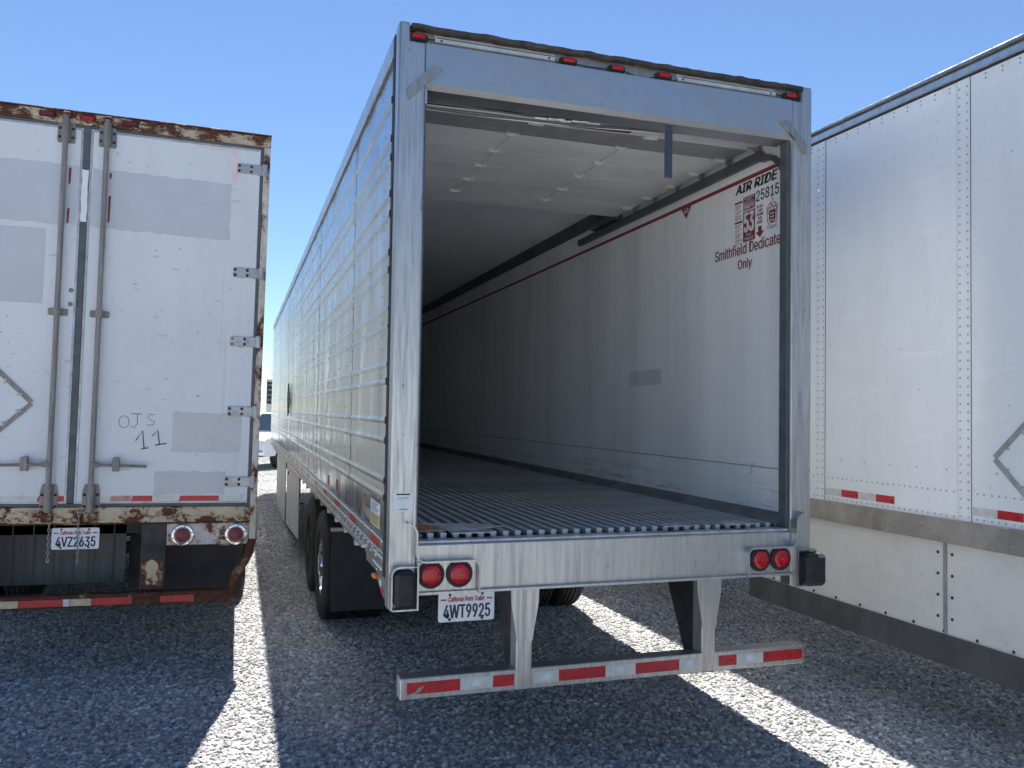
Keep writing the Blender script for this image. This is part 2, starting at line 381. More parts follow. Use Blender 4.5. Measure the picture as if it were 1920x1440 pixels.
# wheel shared by all trailers: tyre with tread grooves, disc with hand holes (axis x, outer side at -x)
def wheel_meshes(R=.51, W=.27):
    mb = MB(); prof = []
    h = W/2
    prof = [(.29, -h*.75), (.33, -h*.98), (.42, -h), (.475, -h*.93), (R-.006, -h*.80), (R, -h*.72)]
    for g in (-.5, -.17, .17, .5): prof += [(R, h*(g-.05)), (R-.014, h*(g-.04)), (R-.014, h*(g+.04)), (R, h*(g+.05))]
    prof += [(R, h*.72), (R-.006, h*.80), (.475, h*.93), (.42, h), (.33, h*.98), (.29, h*.75)]
    ty = mb.lathe((0, 0, 0), (1, 0, 0), prof, 48).mesh('tyre', 'tyre_rubber', 30)
    rm = MB().lathe((0, 0, 0), (1, 0, 0), [(.29, h*.75), (.29, -h*.75), (.30, -h*.82), (.275, -h*.78), (.262, -h*.3), (.20, -h*.10), (.165, -h*.22), (.13, -h*.25), (.12, -h*.95), (.09, -h*1.02), (.001, -h*1.03)], 32).mesh('rim', 'chrome', 35)
    nb = MB()
    for i in range(10):
        a = 2*math.pi*i/10; nb.cyl((-h*.2, .145*math.cos(a), .145*math.sin(a)), (-h*.5, .145*math.cos(a), .145*math.sin(a)), .013, .011, 6)
    return ty, rm, nb.mesh('wheel_nuts', 'galvanised')
TY, RM, NUT = wheel_meshes()
RMD = RM.copy(); RMD.materials[0] = MATS['steel_dark']  # chromeless rim for the forward axle, deep shade under the trailer put into its colour
def dual_wheels(root, xs, y, outer):
    for x, sgn, nuts in xs:
        w = clone(TY, 'wheel', root, (x, y, .505), (0, 0, 0 if sgn < 0 else math.pi))
        clone(RMD if outer else RM, 'rim', w)
        if nuts: clone(NUT, 'wheel_nuts', w)

# ================================================================ setting
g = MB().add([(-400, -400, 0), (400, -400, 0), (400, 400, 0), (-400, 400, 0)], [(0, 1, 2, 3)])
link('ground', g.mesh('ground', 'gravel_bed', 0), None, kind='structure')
stones = []
for i in range(6):
    bm = bmesh.new(); bmesh.ops.create_icosphere(bm, subdivisions=1 if i < 2 else 1, radius=1)
    R = random.Random(i+3)
    for v in bm.verts: v.co = Vector((v.co.x*R.uniform(.7, 1.15), v.co.y*R.uniform(.55, .95), v.co.z*R.uniform(.4, .75)))
    me = bpy.data.meshes.new('stone'); bm.to_mesh(me); bm.free(); me.materials.append(MATS['gravel_stone'])
    o = bpy.data.objects.new('stone', me); stones.append(o)
def gravel(regions):
    mb = MB(); den = []
    for x0, x1, y0, y1, d in regions:
        mb.add([(x0, y0, .002), (x1, y0, .002), (x1, y1, .002), (x0, y1, .002)], [(0, 1, 2, 3)]); den.append(d)
    me = mb.mesh('gravel', 'gravel_stone', 0)
    at = me.attributes.new('density', 'FLOAT', 'FACE')
    for i, d in enumerate(den): at.data[i].value = d
    o = link('gravel', me, None, kind='stuff', label='loose grey crushed gravel covering the yard', category='gravel')
    ng = bpy.data.node_groups.new('scatter_stones', 'GeometryNodeTree')
    ng.interface.new_socket('Geometry', in_out='INPUT', socket_type='NodeSocketGeometry')
    ng.interface.new_socket('Geometry', in_out='OUTPUT', socket_type='NodeSocketGeometry')
    N = ng.nodes.new; Lk = ng.links.new
    gi = N('NodeGroupInput'); go = N('NodeGroupOutput')
    na = N('GeometryNodeInputNamedAttribute'); na.data_type = 'FLOAT'; na.inputs[0].default_value = 'density'
    dp = N('GeometryNodeDistributePointsOnFaces'); Lk(gi.outputs[0], dp.inputs['Mesh']); Lk(na.outputs[0], dp.inputs['Density'])
    jn = N('GeometryNodeJoinGeometry')
    for s in stones:
        oi = N('GeometryNodeObjectInfo'); oi.inputs['Object'].default_value = s; oi.inputs['As Instance'].default_value = True
        Lk(oi.outputs['Geometry'], jn.inputs[0])
    ip = N('GeometryNodeInstanceOnPoints'); Lk(dp.outputs['Points'], ip.inputs['Points']); Lk(jn.outputs[0], ip.inputs['Instance'])
    ip.inputs['Pick Instance'].default_value = True
    r1 = N('FunctionNodeRandomValue'); r1.data_type = 'FLOAT_VECTOR'; r1.inputs[0].default_value = (-.5, -.5, 0); r1.inputs[1].default_value = (.5, .5, 6.28); r1.inputs['Seed'].default_value = 1
    Lk(r1.outputs[0], ip.inputs['Rotation'])
    r2 = N('FunctionNodeRandomValue'); r2.data_type = 'FLOAT'; r2.inputs[2].default_value = .008; r2.inputs[3].default_value = .025; r2.inputs['Seed'].default_value = 5
    Lk(r2.outputs[1], ip.inputs['Scale'])
    ri = N('FunctionNodeRandomValue'); ri.data_type = 'INT'; ri.inputs[4].default_value = 0; ri.inputs[5].default_value = 5; ri.inputs['Seed'].default_value = 9
    Lk(ri.outputs[2], ip.inputs['Instance Index'])
    Lk(ip.outputs[0], go.inputs[0])
    md = o.modifiers.new('scatter', 'NODES'); md.node_group = ng
    return o
gravel([(-7, 5, -3.5, 6, 1750), (-7, 5, 6, 10, 1100), (-2.6, 1.5, 10, 20, 800), (-2.8, 1.5, 20, 34, 350)])

# ================================================================ the open refrigerated trailer
T = thing('refrigerated_trailer', 'polished aluminium refrigerated trailer standing open at the rear with ribbed floor', 'trailer')
LEN = 16.4; XS = 1.292
# --- outer skin
def skin_profile():
    beads = [3.65, 3.44, 3.337, 3.14, 3.03, 2.823, 2.728, 2.523, 2.428, 2.224, 2.131, 1.924, 1.817, 1.602, 1.514]
    P = [(0, 1.283)]
    for z in sorted(beads):
        P += [(0, z-.024), (0, z-.018), (.003, z-.014), (.009, z-.007), (.0108, z), (.009, z+.007), (.003, z+.014), (0, z+.018), (0, z+.024)]
    P += [(0, 3.868)]
    return P
PROF = skin_profile()
def side_panel_mesh(w, sgn, mat='polished_aluminium'):
    mb = MB(); n = len(PROF)
    for y in (.002, w-.002):
        mb.v += [(sgn*d, y, z) for d, z in PROF]
    for j in range(1):
        mb.f += [(j*n+i, j*n+i+1, (j+1)*n+i+1, (j+1)*n+i) for i in range(n-1)]
    return mb.mesh('side_panel', 'polished_aluminium' if sgn < 0 else 'satin_aluminium', 45)
PW = 1.335
ys = [.12, 1.60]
while ys[-1] < LEN-PW*.6: ys.append(ys[-1]+PW)
ys[-1] = LEN
for sgn in (-1, 1):
    wall = bx('side_wall', 'dull_aluminium', T, *sorted((sgn*(XS-.02), sgn*(XS-.004))), .13, LEN-.01, 1.2, 3.9, b=0)
    std = side_panel_mesh(PW, sgn)
    for i in range(len(ys)-1):
        w = ys[i+1]-ys[i]
        me = std if abs(w-PW) < 1e-3 else side_panel_mesh(w, sgn)
        clone(me, 'side_panel', wall, (sgn*(XS+(.0012 if i % 2 else 0)), ys[i], 0))
    if sgn < 0:
        pts = []
        for y in [.33]+ys[1:-1]:
            z = 1.34
            while z < 3.86: pts.append((-XS-.0015, y+.028, z)); z += .075
        rivets('rivets', pts, (-1, 0, 0), .006, .004, 'dull_aluminium', wall)
        pts = []
        for y in [a+PW*f for a in ys[1:9] for f in (.27, .62)]:
            z = 1.4
            while z < 3.8: pts.append((-XS-.0015, y, z)); z += .3
        rivets('panel_rivets', pts, (-1, 0, 0), .0055, .004, 'dull_aluminium', wall)
    # top rail and bottom rail
    top = bx('top_rail', 'dull_aluminium', T, *sorted((sgn*(XS-.03), sgn*(XS+.012))), .11, LEN, 3.872, 3.99, b=.008)
    if sgn < 0:
        bx('rail_lip', 'dull_aluminium', top, -XS-.018, -XS-.008, .11, LEN, 3.862, 3.878, b=.004)
        rivets('rivets', [(-XS-.012, .2+.1*k, 3.895) for k in range(160)], (-1, 0, 0), .006, .005, 'dull_aluminium', top)
    rail = part('bottom_rail', MB().prism_x([(.11, 1.088), (.62, 1.088), (.80, 1.145), (LEN, 1.15), (LEN, 1.283), (.11, 1.283)], *sorted((sgn*(XS-.04), sgn*(XS+.006)))), 'dull_aluminium', T)
    if sgn < 0:
        bx('rail_lip', 'dull_aluminium', rail, -XS-.018, -XS-.006, .11, LEN, 1.275, 1.292, b=.005)
        bx('rail_lip', 'dull_aluminium', rail, -XS-.016, -XS-.006, .11, LEN, 1.216, 1.226, b=.004)
        part('rail_foot', MB().prism_x([(.8, 1.142), (LEN, 1.147), (LEN, 1.16), (.8, 1.156)], -XS-.022, -XS-.005), 'dull_aluminium', rail)
        pts = []
        for k in range(90):
            y = .32+.165*k
            pts += [(-XS-.006, y, 1.20), (-XS-.006, y+.05, 1.172)]
        pts += [(-XS-.006, .16+.035*k, zz) for k in range(9) for zz in (1.19, 1.13)]
        rivets('rivets', pts, (-1, 0, 0), .011, .008, 'dull_aluminium', rail, 8)
        for k in range(14):       # red conspicuity patches between the lips
            y = .28+.93*k
            if y+.28 < LEN: sheet('reflective_tape', rail, left_face(-XS-.0065), rect(-(y+.28), -y, 1.229, 1.272), 'tape_red')
roof = bx('roof', 'dull_aluminium', T, -XS+.02, XS-.02, .1, LEN, 3.98, 4.0, b=.004)
bx('front_wall', 'dull_aluminium', T, -XS, XS, LEN-.06, LEN+.01, 1.1, 3.99)
# stickers and decals on the left side
lf = left_face(-XS-.0025)
for u0, u1, v0, v1, m in ((-.60, -.27, 1.395, 1.462, 'paper_white'), (-.82, -.62, 1.335, 1.395, 'label_slate'), (-.62, -.27, 1.32, 1.393, 'label_yellow'), (-.90, -.83, 1.355, 1.40, 'marker_amber'), (-.90, -.85, 1.445, 1.458, 'ink_maroon'), (-2.42, -2.30, 1.34, 1.425, 'ink_maroon'), (-3.05, -2.97, 1.33, 1.41, 'ink_maroon')):
    s = sheet('sticker', T, lf, rect(u0, u1, v0, v1), m)
    if m == 'paper_white':
        for k in range(5): sheet('printed_line', s, lf, rect(u0+.03, u1-.04-.05*(k % 3), v1-.012-.011*k, v1-.007-.011*k), 'ink_pencil', .0006, .0013)
    if m == 'label_yellow':
        for k in range(4): sheet('printed_line', s, lf, rect(u0+.03, u1-.03-.05*(k % 2), v1-.016-.014*k, v1-.011-.014*k), 'ink_pencil', .0006, .0013)
hp = thing_holder = part('placard_holder', MB().prism_x([(9.03, 1.87), (8.77, 2.12), (9.03, 2.37), (9.29, 2.12)], -XS-.03, -XS-.012), 'steel_dark', T)
# lower corner plate behind the rear post
pl = part('corner_plate', MB().prism_x([(.11, .985), (.35, 1.045), (.38, 1.10), (.11, 1.10)], -XS-.001, -XS+.02), 'stainless', T)
bx('side_marker', 'marker_amber', pl, -XS-.03, -XS-.001, .30, .36, 1.05, 1.075, b=.008)
bx('reflector', 'tape_red', pl, -XS-.006, -XS-.001, .13, .18, 1.0, 1.035, b=.002)
bx('reflector', 'tape_white', pl, -XS-.005, -XS-.001, .19, .24, 1.03, 1.068, b=.002)
# aerodynamic skirt
sk = thing_skirt = part('side_skirt', MB().prism_x([(7.0, .26), (9.84, .10), (9.84, 1.15), (7.0, 1.15)], -1.262, -1.25), 'galvanised', T)
part('skirt_section', MB().prism_x([(9.86, .10), (12.9, .10), (12.9, 1.15), (9.86, 1.15)], -1.285, -1.273), 'galvanised', sk)
bx('side_marker', 'marker_amber', sk, -1.285, -1.262, 9.3, 9.42, .93, .99, b=.006)

# --- rear frame
F = MB().prism([(-1.295, .955), (-1.151, .955), (-1.151, 3.924), (-1.236, 3.924), (-1.236, 4.022), (-1.295, 4.022)], -.03, .07)
pL = rounded(part('rear_post', F, 'stainless', T), .01); pR = rounded(part('rear_post', MB().prism([(1.288, .955), (1.14, .955), (1.14, 3.924), (1.212, 3.924), (1.212, 4.02), (1.288, 4.02)], -.03, .07), 'stainless', T), .01)
bx('post_seal', 'rubber_black', pL, -1.299, -1.285, .071, .125, 1.1, 3.99, b=0)
clips = MB()
for z in (3.65, 3.44, 3.337, 3.14, 3.03, 2.823, 2.728, 2.131, 1.924, 1.817, 1.602, 1.514): clips.box(-1.306, -1.29, .1, .124, z-.02, z+.02, b=.004)
part('bead_plugs', clips, 'rubber_black', pL, kind='stuff')
bx('weld_seam', 'stainless', pL, -1.176, -1.171, -.0325, -.028, 1.2, 3.6, b=.001)
hd = part('rear_header', MB().prism_x([(-.03, 3.705), (-.006, 3.68), (.13, 3.68), (.13, 3.93), (-.018, 3.93), (-.03, 3.922)], -1.151, 1.14), 'header_steel', T)
bx('marker_channel', 'galvanised', hd, -1.203, 1.20, .01, .13, 3.931, 3.998, b=0)
bx('channel_end', 'stainless', hd, -1.151, -1.14, -.025, .0, 3.60, 3.68, b=0)
# felt-like ragged edge of the roof sheet
mb = MB(); n = 60
for i in range(n+1):
    x = -1.23+2.45*i/n; r_ = random.uniform(-.005, .005); d_ = random.uniform(-.006, .004)
    mb.v += [(x, -.036+d_, 3.992+r_), (x, -.034+d_, 4.016+r_*.6), (x, .14, 4.022), (x, .14, 3.998)]
for i in range(n):
    a = i*4; b_ = a+4
    mb.f += [(a, b_, b_+1, a+1), (a+1, b_+1, b_+2, a+2), (a+2, b_+2, b_+3, a+3), (a+3, b_+3, b_, a)]
part('roof_edge', mb, 'brown_felt', T, 50)
for x0, x1 in ((-1.10, -.415), (.357, 1.035)):
    s = part('lamp_strip', MB().prism_x([(.0101, 3.94), (-.012, 3.944), (-.012, 3.964), (.002, 3.970), (.002, 3.985), (.0101, 3.988)], x0, x1), 'strip_white', hd)
    bx('groove', 'rubber_black', s, x0+.01, x1-.01, -.0135, -.011, 3.9645, 3.9675, b=0)
    rivets('screws', [(x0+.035, -.0125, 3.953), (x1-.035, -.0125, 3.953)], (0, -1, 0), .007, .002, 'ink_black', s)
for x in (-1.189, -.331, -.032, .27, 1.148):
    ml = part('marker_light', MB().box(x-.052, x+.052, -.012, .0101, 3.938, 3.976, b=.008), 'rubber_black', T)
    bx('lens', 'lens_red', ml, x-.036, x+.036, -.027, -.010, 3.947, 3.973, b=.007)
def wire(pts): part('light_wire', MB().tube(pts, .0035, 6), 'rubber_black', hd)
def sag(x0, z0, x1, z1, s): return [(x0+(x1-x0)*i/10, -.006, z0+(z1-z0)*i/10-s*math.sin(math.pi*i/10)) for i in range(11)]
wire(sag(-1.14, 3.955, -1.09, 3.962, .004)); wire(sag(-.42, 3.955, -.38, 3.945, .01)); wire(sag(-.28, 3.946, -.08, 3.948, .004)); wire(sag(.02, 3.948, .22, 3.944, .018)); wire(sag(.32, 3.94, .36, 3.952, .008)); wire(sag(1.035, 3.955, 1.10, 3.957, .003))
# corner gussets across post and header
def gusset(a, b, w, y0, y1, par):
    a = Vector(a); b = Vector(b); d = (b-a).normalized(); nn = Vector((-d.y, d.x))*w
    P = [a, a+d*.035+nn, b-d*.02+nn, b]
    part('corner_gusset', MB().prism([(p.x, p.y) for p in P], y0, y1), 'galvanised', par)
gusset((-1.243, 3.603), (-1.062, 3.788), .048, -.048, -.031, pL)
gusset((1.230, 3.594), (1.052, 3.776), -.046, -.05, -.031, pR)
# sill
sl = part('rear_sill', MB().prism_x([(-.03, 1.045), (-.062, 1.041), (-.062, 1.028), (.14, 1.028), (.14, 1.284), (-.022, 1.284), (-.03, 1.276)], -1.1505, 1.1395), 'sill_steel', T)
bx('sill_plate', 'floor_aluminium', sl, -1.148, 1.137, -.02, .059, 1.285, 1.300, b=.004)
# bent guard bars round lamps and rubber dock bumpers
def guards(s):
    off = 0 if s < 0 else -.012
    def X(x): return s*abs(x)+ (0 if s < 0 else off)
    path = [(-1.207, 1.402), (-1.185, 1.386)]+arc(-1.205, 1.345, .045, 50, 0, 3)+[(-1.160, 1.262)]+[(-1.160+.045-.045*math.cos(rad(a)), 1.245-.045*math.sin(rad(a))) for a in (20, 45, 70, 90)]+[(-.87, 1.2)]+arc(-.862, 1.163, .037, 90, 0, 4)+[(-.825, 1.032)]
    path = [(-s*x if s > 0 else x, z) for x, z in path]
    path = [(x+off, z) for x, z in path]
    g_ = part('lamp_guard', MB().bar(path, .009, -.092, -.029), 'stainless', T, 50)
    path = [(-1.151, .957), (-1.151, 1.178), (-1.235, 1.178)]+arc(-1.243, 1.135, .043, 90, 180, 4)+[(-1.286, .962)]
    if s > 0: path = [(1.172, .965), (1.172, 1.18), (1.265, 1.18)]+arc(1.272, 1.142, .038, 90, 0, 4)+[(1.31, .97)]
    part('bumper_guard', MB().bar(path, .009, -.085 if s < 0 else -.07, .02), 'stainless', g_, 50)
    x0, x1 = (-1.282, -1.155) if s < 0 else (1.176, 1.306)
    part('bumper_shelf', MB().box(x0, x1, -.085 if s < 0 else -.07, .0, .957, .965, b=0), 'stainless', g_)
    db = bx('dock_bumper', 'rubber_black', T, *((-1.272, -1.162) if s < 0 else (1.18, 1.322)), -.105 if s < 0 else -.145, -.031, .97, 1.16, b=.02)
    xc = -1.205 if s < 0 else 1.28; yf = -.106 if s < 0 else -.146
    for z in (1.02, 1.11): part('bolt_socket', MB().lathe((xc, yf, z), (0, -1, 0), [(.024, -.004), (.022, .003), (.013, .003), (.011, -.006), (.001, -.006)], 20), 'rubber_black', db)
    # lamp plate and two round lamps
    lp = bx('lamp_plate', 'stainless', T, *((-1.148, -.83) if s < 0 else (.818, 1.136)), -.040, -.031, 1.04, 1.194, b=.002)
    for x in ((-1.076, -.924) if s < 0 else (.915, 1.058)):
        tl = part('tail_light', MB().lathe((x, -.041, 1.128), (0, -1, 0), [(.071, -.002), (.071, .012), (.066, .018), (.056, .019), (.053, .012), (.001, .012)], 36), 'rubber_black', T)
        part('lens', MB().lathe((x, -.053, 1.128), (0, -1, 0), [(.0525, .001), (.052, .010), (.046, .014), (.026, .017), (.001, .019)], 36), 'lens_red', tl)
        part('lens_core', MB().lathe((x, -.0725, 1.128), (0, -1, 0), [(.008, -.002), (.006, .001), (.001, .0015)], 16), 'lens_core', tl)
guards(-1); guards(1)
# licence plate hanging under the sill
def licence_plate(root, x0, x1, z0, z1, y, number, bg='plate_white'):
    rf = rear_frame(y)
    P = arc(x1-.012, z1-.012, .012, 0, 90, 3)+arc(x0+.012, z1-.012, .012, 90, 180, 3)+arc(x0+.012, z0+.012, .012, 180, 270, 3)+arc(x1-.012, z0+.012, .012, 270, 360, 3)
    p = part('licence_plate', MB().prism(P, y-.0025, y+.0025), bg, root)
    W, H = x1-x0, z1-z0; w = .0032
    text('lettering', number, p, rf, x0+W*.085, x1-W*.07, z0+H*.12, z0+H*.59, 'ink_navy', .04, 0, w)
    text('lettering', 'California Perm Trailer', p, rf, x0+W*.17, x1-W*.17, z0+H*.69, z0+H*.87, 'ink_red', .04, .3, w)
    for a, b in ((.04, .14), (.86, .96)): sheet('stripe', p, rf, rect(x0+W*a, x0+W*b, z0+H*.735, z0+H*.79), 'ink_red', .0005, w)
    for fx in (.2, .78):
        for fz in (.08, .93): part('plate_screw', MB().lathe((x0+W*fx, y-.0026, z0+H*fz), (0, -1, 0), [(.008, 0), (.006, .004), (.001, .005)], 10), 'steel_dark', p)
    return p
licence_plate(T, -1.031, -.727, .877, 1.027, -.035, '4WT9925')
# paper notice on the left post
nt = sheet('notice', T, rear_frame(-.0305), [(-1.279, 1.553), (-1.279, 1.455), (-1.174, 1.458), (-1.173, 1.548), (-1.18, 1.556)], 'paper_white')
for k, (a, b, z, h_) in enumerate(((-1.262, -1.19, 1.541, .007), (-1.25, -1.2, 1.527, .002), (-1.255, -1.195, 1.52, .002), (-1.235, -1.232, 1.51, .004), (-1.245, -1.20, 1.466, .004))):
    sheet('printed_line', nt, rear_frame(-.0305), rect(a, b, z, z+h_), 'ink_black' if k == 0 else 'ink_pencil', .0005, .0014)

# --- underride guard
G = part('underride_guard', MB().box(-1.226, 1.226, -.052, .05, .497, .607, b=.004), 'stainless', T)
for x0, x1 in ((-1.222, -1.2255), (1.222, 1.2255)): pass
for xc in (-.560, .568):
    po = part('guard_post', MB().prism([(xc-.08, 1.027), (xc-.078, .96), (xc-.043, .752), (xc+.043, .752), (xc+.078, .96), (xc+.08, 1.027)], -.059, -.052), 'stainless', G)
    bx('post_tube', 'stainless', po, xc-.045, xc+.045, -.0545, .05, .495, 1.027, b=.006)
    part('gusset', MB().prism_x([(.05, 1.027), (.42, 1.027), (.14, .52), (.05, .52)], xc-.034, xc-.026), 'steel_dark', po)
rfb = rear_frame(-.0525)
for a, b, m in ((-1.193, -.91, 'tape_red'), (-.91, -.732, 'tape_white'), (-.732, -.613, 'tape_red'), (-.50, -.358, 'tape_white'), (-.358, -.081, 'tape_red'), (-.081, .103, 'tape_white'), (.103, .378, 'tape_red'), (.378, .510, 'tape_white'), (.637, .756, 'tape_red'), (.756, .939, 'tape_white'), (.939, 1.214, 'tape_red')):
    tp = sheet('reflective_tape', G, rfb, rect(a+.001, b-.001, .524, .584), m)
    if m == 'tape_white':
        c_ = (a+b)/2; R_ = random.Random(int(a*100))
        sheet('worn_spot', tp, rfb, [(c_+.028*math.cos(k*.6)*R_.uniform(.8, 1.1), .553+.019*math.sin(k*.6)*R_.uniform(.8, 1.1)) for k in range(10)], 'paper_white', .0006, .0013)
sheet('scuff', G, rfb, [(-1.19, .526), (-1.15, .535), (-1.13, .556), (-1.10, .566), (-1.11, .55), (-1.13, .53), (-1.15, .524)], 'galvanised', .0006, .0013)

# --- running gear and underframe
for y in (3.80, 5.05):
    ax = part('axle', MB().cyl((-1.0, y, .505), (1.0, y, .505), .065, n=16), 'steel_dark', T)
    part('brake_drum', MB().cyl((-.9, y, .505), (-.62, y, .505), .2, n=20).cyl((.62, y, .505), (.9, y, .505), .2, n=20), 'steel_dark', ax)
    dual_wheels(T, ((-1.15, -1, True), (-.83, -1, False), (.83, 1, False), (1.15, 1, True)), y, y > 4.5)
fr = MB()
for x in (-.55, .47): fr.box(x, x+.08, 2.6, 7.2, .74, 1.02, b=.01)
part('slider_rail', fr, 'steel_dark', T)
for k in range(26):
    y = .35+.62*k; bx('cross_member', 'dull_aluminium', T, -1.25, 1.25, y, y+.06, 1.03, 1.15, b=0)
bx('floor_pan', 'panel_grey', T, -1.25, 1.25, .14, LEN-.05, 1.151, 1.262, b=0)
for x0, x1 in ((-1.26, -.66),):
    fl = part('mud_flap', MB().prism_x([(2.98, .93), (3.0, .93), (2.95, .26), (2.93, .26)], x0, x1), 'mudflap', T)
    bx('flap_bar', 'galvanised', fl, x0-.01, x1+.01, 2.955, 2.98, .93, .965, b=.003)
    bx('flap_hanger', 'steel_dark', fl, x0+.2, x0+.28, 2.98, 3.02, .9, 1.1, b=0)
for x in (-.85, .85): part('landing_leg', MB().box(x-.06, x+.06, 13.3, 13.42, .12, 1.15, b=.01).box(x-.12, x+.12, 13.22, 13.5, .03, .05, b=.005).box(x-.045, x+.045, 13.31, 13.41, .04, .14, b=.005), 'steel_dark', T)

# --- inside: liner walls, ribbed floor, ceiling, overhead door
XW = 1.222
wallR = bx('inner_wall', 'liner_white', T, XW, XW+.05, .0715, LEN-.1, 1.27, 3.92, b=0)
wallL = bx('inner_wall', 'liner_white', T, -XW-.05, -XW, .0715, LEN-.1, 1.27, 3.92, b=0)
bx('inner_wall', 'liner_white', T, -XW, XW, LEN-.16, LEN-.1, 1.27, 3.92, b=0)
bx('ceiling', 'ceiling_liner', T, -XW, XW, .14, LEN-.15, 3.905, 3.96, b=0)
cv = part('ceiling_cove', MB().prism([(XW-.001, 3.80), (XW-.07, 3.904), (XW-.001, 3.904)], 2.4, LEN-.17), 'cove_grey', T)
bx('liner_joint', 'door_frame_grey', wallR, XW-.004, XW, .0715, LEN-.2, 1.641, 1.647, b=.001)
part('liner_crack', MB().tube([(XW-.001, .50, 1.655), (XW-.001, .46, 1.662), (XW-.001, .50, 1.62), (XW-.001, .48, 1.60), (XW-.001, .53, 1.585)], .0022, 5), 'cardboard', wallR)
sheet('wall_patch', wallR, left_face(XW), rect(-2.32, -1.737, 2.22, 2.35), 'patch_liner', .002)
sheet('torn_tape', wallR, left_face(XW), [(-.20, 2.86), (-.17, 2.90), (-.17, 2.965), (-.185, 2.93)], 'ink_black', .001)
bx('corner_seal', 'rubber_seal', T, 1.129, 1.1395, -.004, .072, 1.302, 3.678, b=.003)
bx('corner_seal', 'rubber_seal', T, -1.1505, -1.14, -.004, .072, 1.302, 3.678, b=.003)
fl = bx('floor_base', 'floor_channel', T, -XW, XW, .06, LEN-.15, 1.264, 1.2985, b=0)
rib = MB(); LR = LEN-.27
rib.prism([(-.014, 1.2987), (-.018, 1.321), (-.015, 1.325), (.015, 1.325), (.018, 1.321), (.014, 1.2987)], .07, LR)
ribm = rib.mesh('floor_slat', 'floor_aluminium', 30)
nr = 31
for i in range(nr): clone(ribm, 'floor_slat', fl, (-1.055+2.11*i/(nr-1), 0.002*((i*7) % 3), 0))
for s in (-1, 1): part('floor_edge', MB().prism([(s*1.10, 1.2987), (s*1.10, 1.32), (s*1.13, 1.326), (s*1.19, 1.366), (s*1.221, 1.372), (s*1.221, 1.2987)], .0725, LR), 'floor_gutter', fl)
for x0, x1, d_ in ((-.95, -.72, .07), (.32, .50, .05), (.72, .92, .06)): bx('floor_plate', 'floor_aluminium', fl, x0, x1, .02, .05+d_*1.6, 1.3255, 1.330, b=.001)
# lettering on the liner wall
LF = left_face(XW); w0 = .0012
sheet('red_stripe', wallR, LF, rect(-(LEN-.2), -.075, 3.589, 3.616), 'ink_maroon', w0)
text('lettering', 'AIR RIDE', wallR, LF, -.70, -.215, 3.516, 3.577, 'ink_black', .09, .22, w0)
text('lettering', '25815', wallR, LF, -.455, -.205, 3.414, 3.486, 'ink_black', .03, .03, w0)
b1 = sheet('notice', wallR, LF, rect(-.603, -.465, 3.384, 3.478), 'ink_maroon', w0)
for s_, a, b_, v0, v1 in (('THIS TRAILER', -.595, -.475, 3.461, 3.473), ('IS NOT', -.565, -.505, 3.445, 3.457), ('EMPTY UNTIL', -.595, -.475, 3.428, 3.440), ('SWEPT!', -.597, -.471, 3.391, 3.422)):
    text('lettering', s_, b1, LF, a, b_, v0, v1, 'paper_white', .06, 0, w0*2)
b2 = sheet('notice', wallR, LF, rect(-.603, -.465, 3.168, 3.376), 'ink_maroon', w0)
for s_, a, b_, v0, v1 in (('53', -.595, -.473, 3.232, 3.364), ('FOOT', -.565, -.505, 3.203, 3.218), ('TRAILER', -.585, -.483, 3.178, 3.194)):
    text('lettering', s_, b2, LF, a, b_, v0, v1, 'paper_white', .06, 0, w0*2)
R_ = random.Random(4)
for top, bot in ((3.462, 3.335), (3.325, 3.17)):
    nb = sheet('notice', wallR, LF, rect(-.705, -.612, top-.014, top), 'ink_maroon', w0)
    z = top-.022
    while z > bot:
        sheet('printed_line', nb, LF, rect(-.70, -.70+R_.uniform(.05, .085), z-.004, z), 'ink_rose', w0*.6, .0002); z -= R_.choice((.0095, .0095, .016))
for k, s_ in enumerate(('DO NOT', 'LOAD', 'BEHIND', 'THIS', 'POINT')):
    hw = (.038, .026, .038, .022, .033)[k]
    text('lettering', s_, wallR, LF, -.41-hw, -.41+hw, 3.366-.0265*k, 3.385-.0265*k, 'ink_maroon', .06, 0, w0)
sheet('arrow_mark', wallR, LF, [(-.41, 3.168), (-.362, 3.207), (-.39, 3.207), (-.39, 3.243), (-.43, 3.243), (-.43, 3.207), (-.458, 3.207)], 'ink_maroon', w0)
# crest: shield with white bars, mantling scrolls and a crown over it
cx = -.276
sh = sheet('crest_shield', wallR, LF, [(cx-.033, 3.325), (cx-.033, 3.262), (cx-.022, 3.244), (cx, 3.234), (cx+.022, 3.244), (cx+.033, 3.262), (cx+.033, 3.325)], 'ink_maroon', w0)
for k in range(3): sheet('crest_bar', sh, LF, [(cx-.02+.04*j/6, 3.303-.022*k+(.003 if j % 2 else -.003)) for j in range(7)]+[(cx+.02-.04*j/6, 3.296-.022*k) for j in range(7)], 'paper_white', w0*.6, w0)
def scroll(pts, r): part('crest_scroll', MB().tube([LF(cx+a, b, .001) for a, b in pts], r, 5), 'ink_rose', sh)
for s in (-1, 1):
    scroll([(s*.04, 3.245), (s*.052, 3.26), (s*.046, 3.28), (s*.056, 3.30), (s*.05, 3.325), (s*.06, 3.345)], .004)
    scroll([(s*.038, 3.30), (s*.047, 3.32), (s*.04, 3.34), (s*.052, 3.355)], .0035)
    scroll([(s*.012, 3.332), (s*.03, 3.34), (s*.036, 3.36), (s*.022, 3.372), (s*.015, 3.358)], .0035)
    scroll([(s*.02, 3.235), (s*.035, 3.232), (s*.045, 3.24)], .0035)
scroll([(-.014, 3.338), (0, 3.352), (.014, 3.338)], .005); scroll([(0, 3.35), (-.008, 3.375), (.004, 3.39), (-.003, 3.405)], .0045)
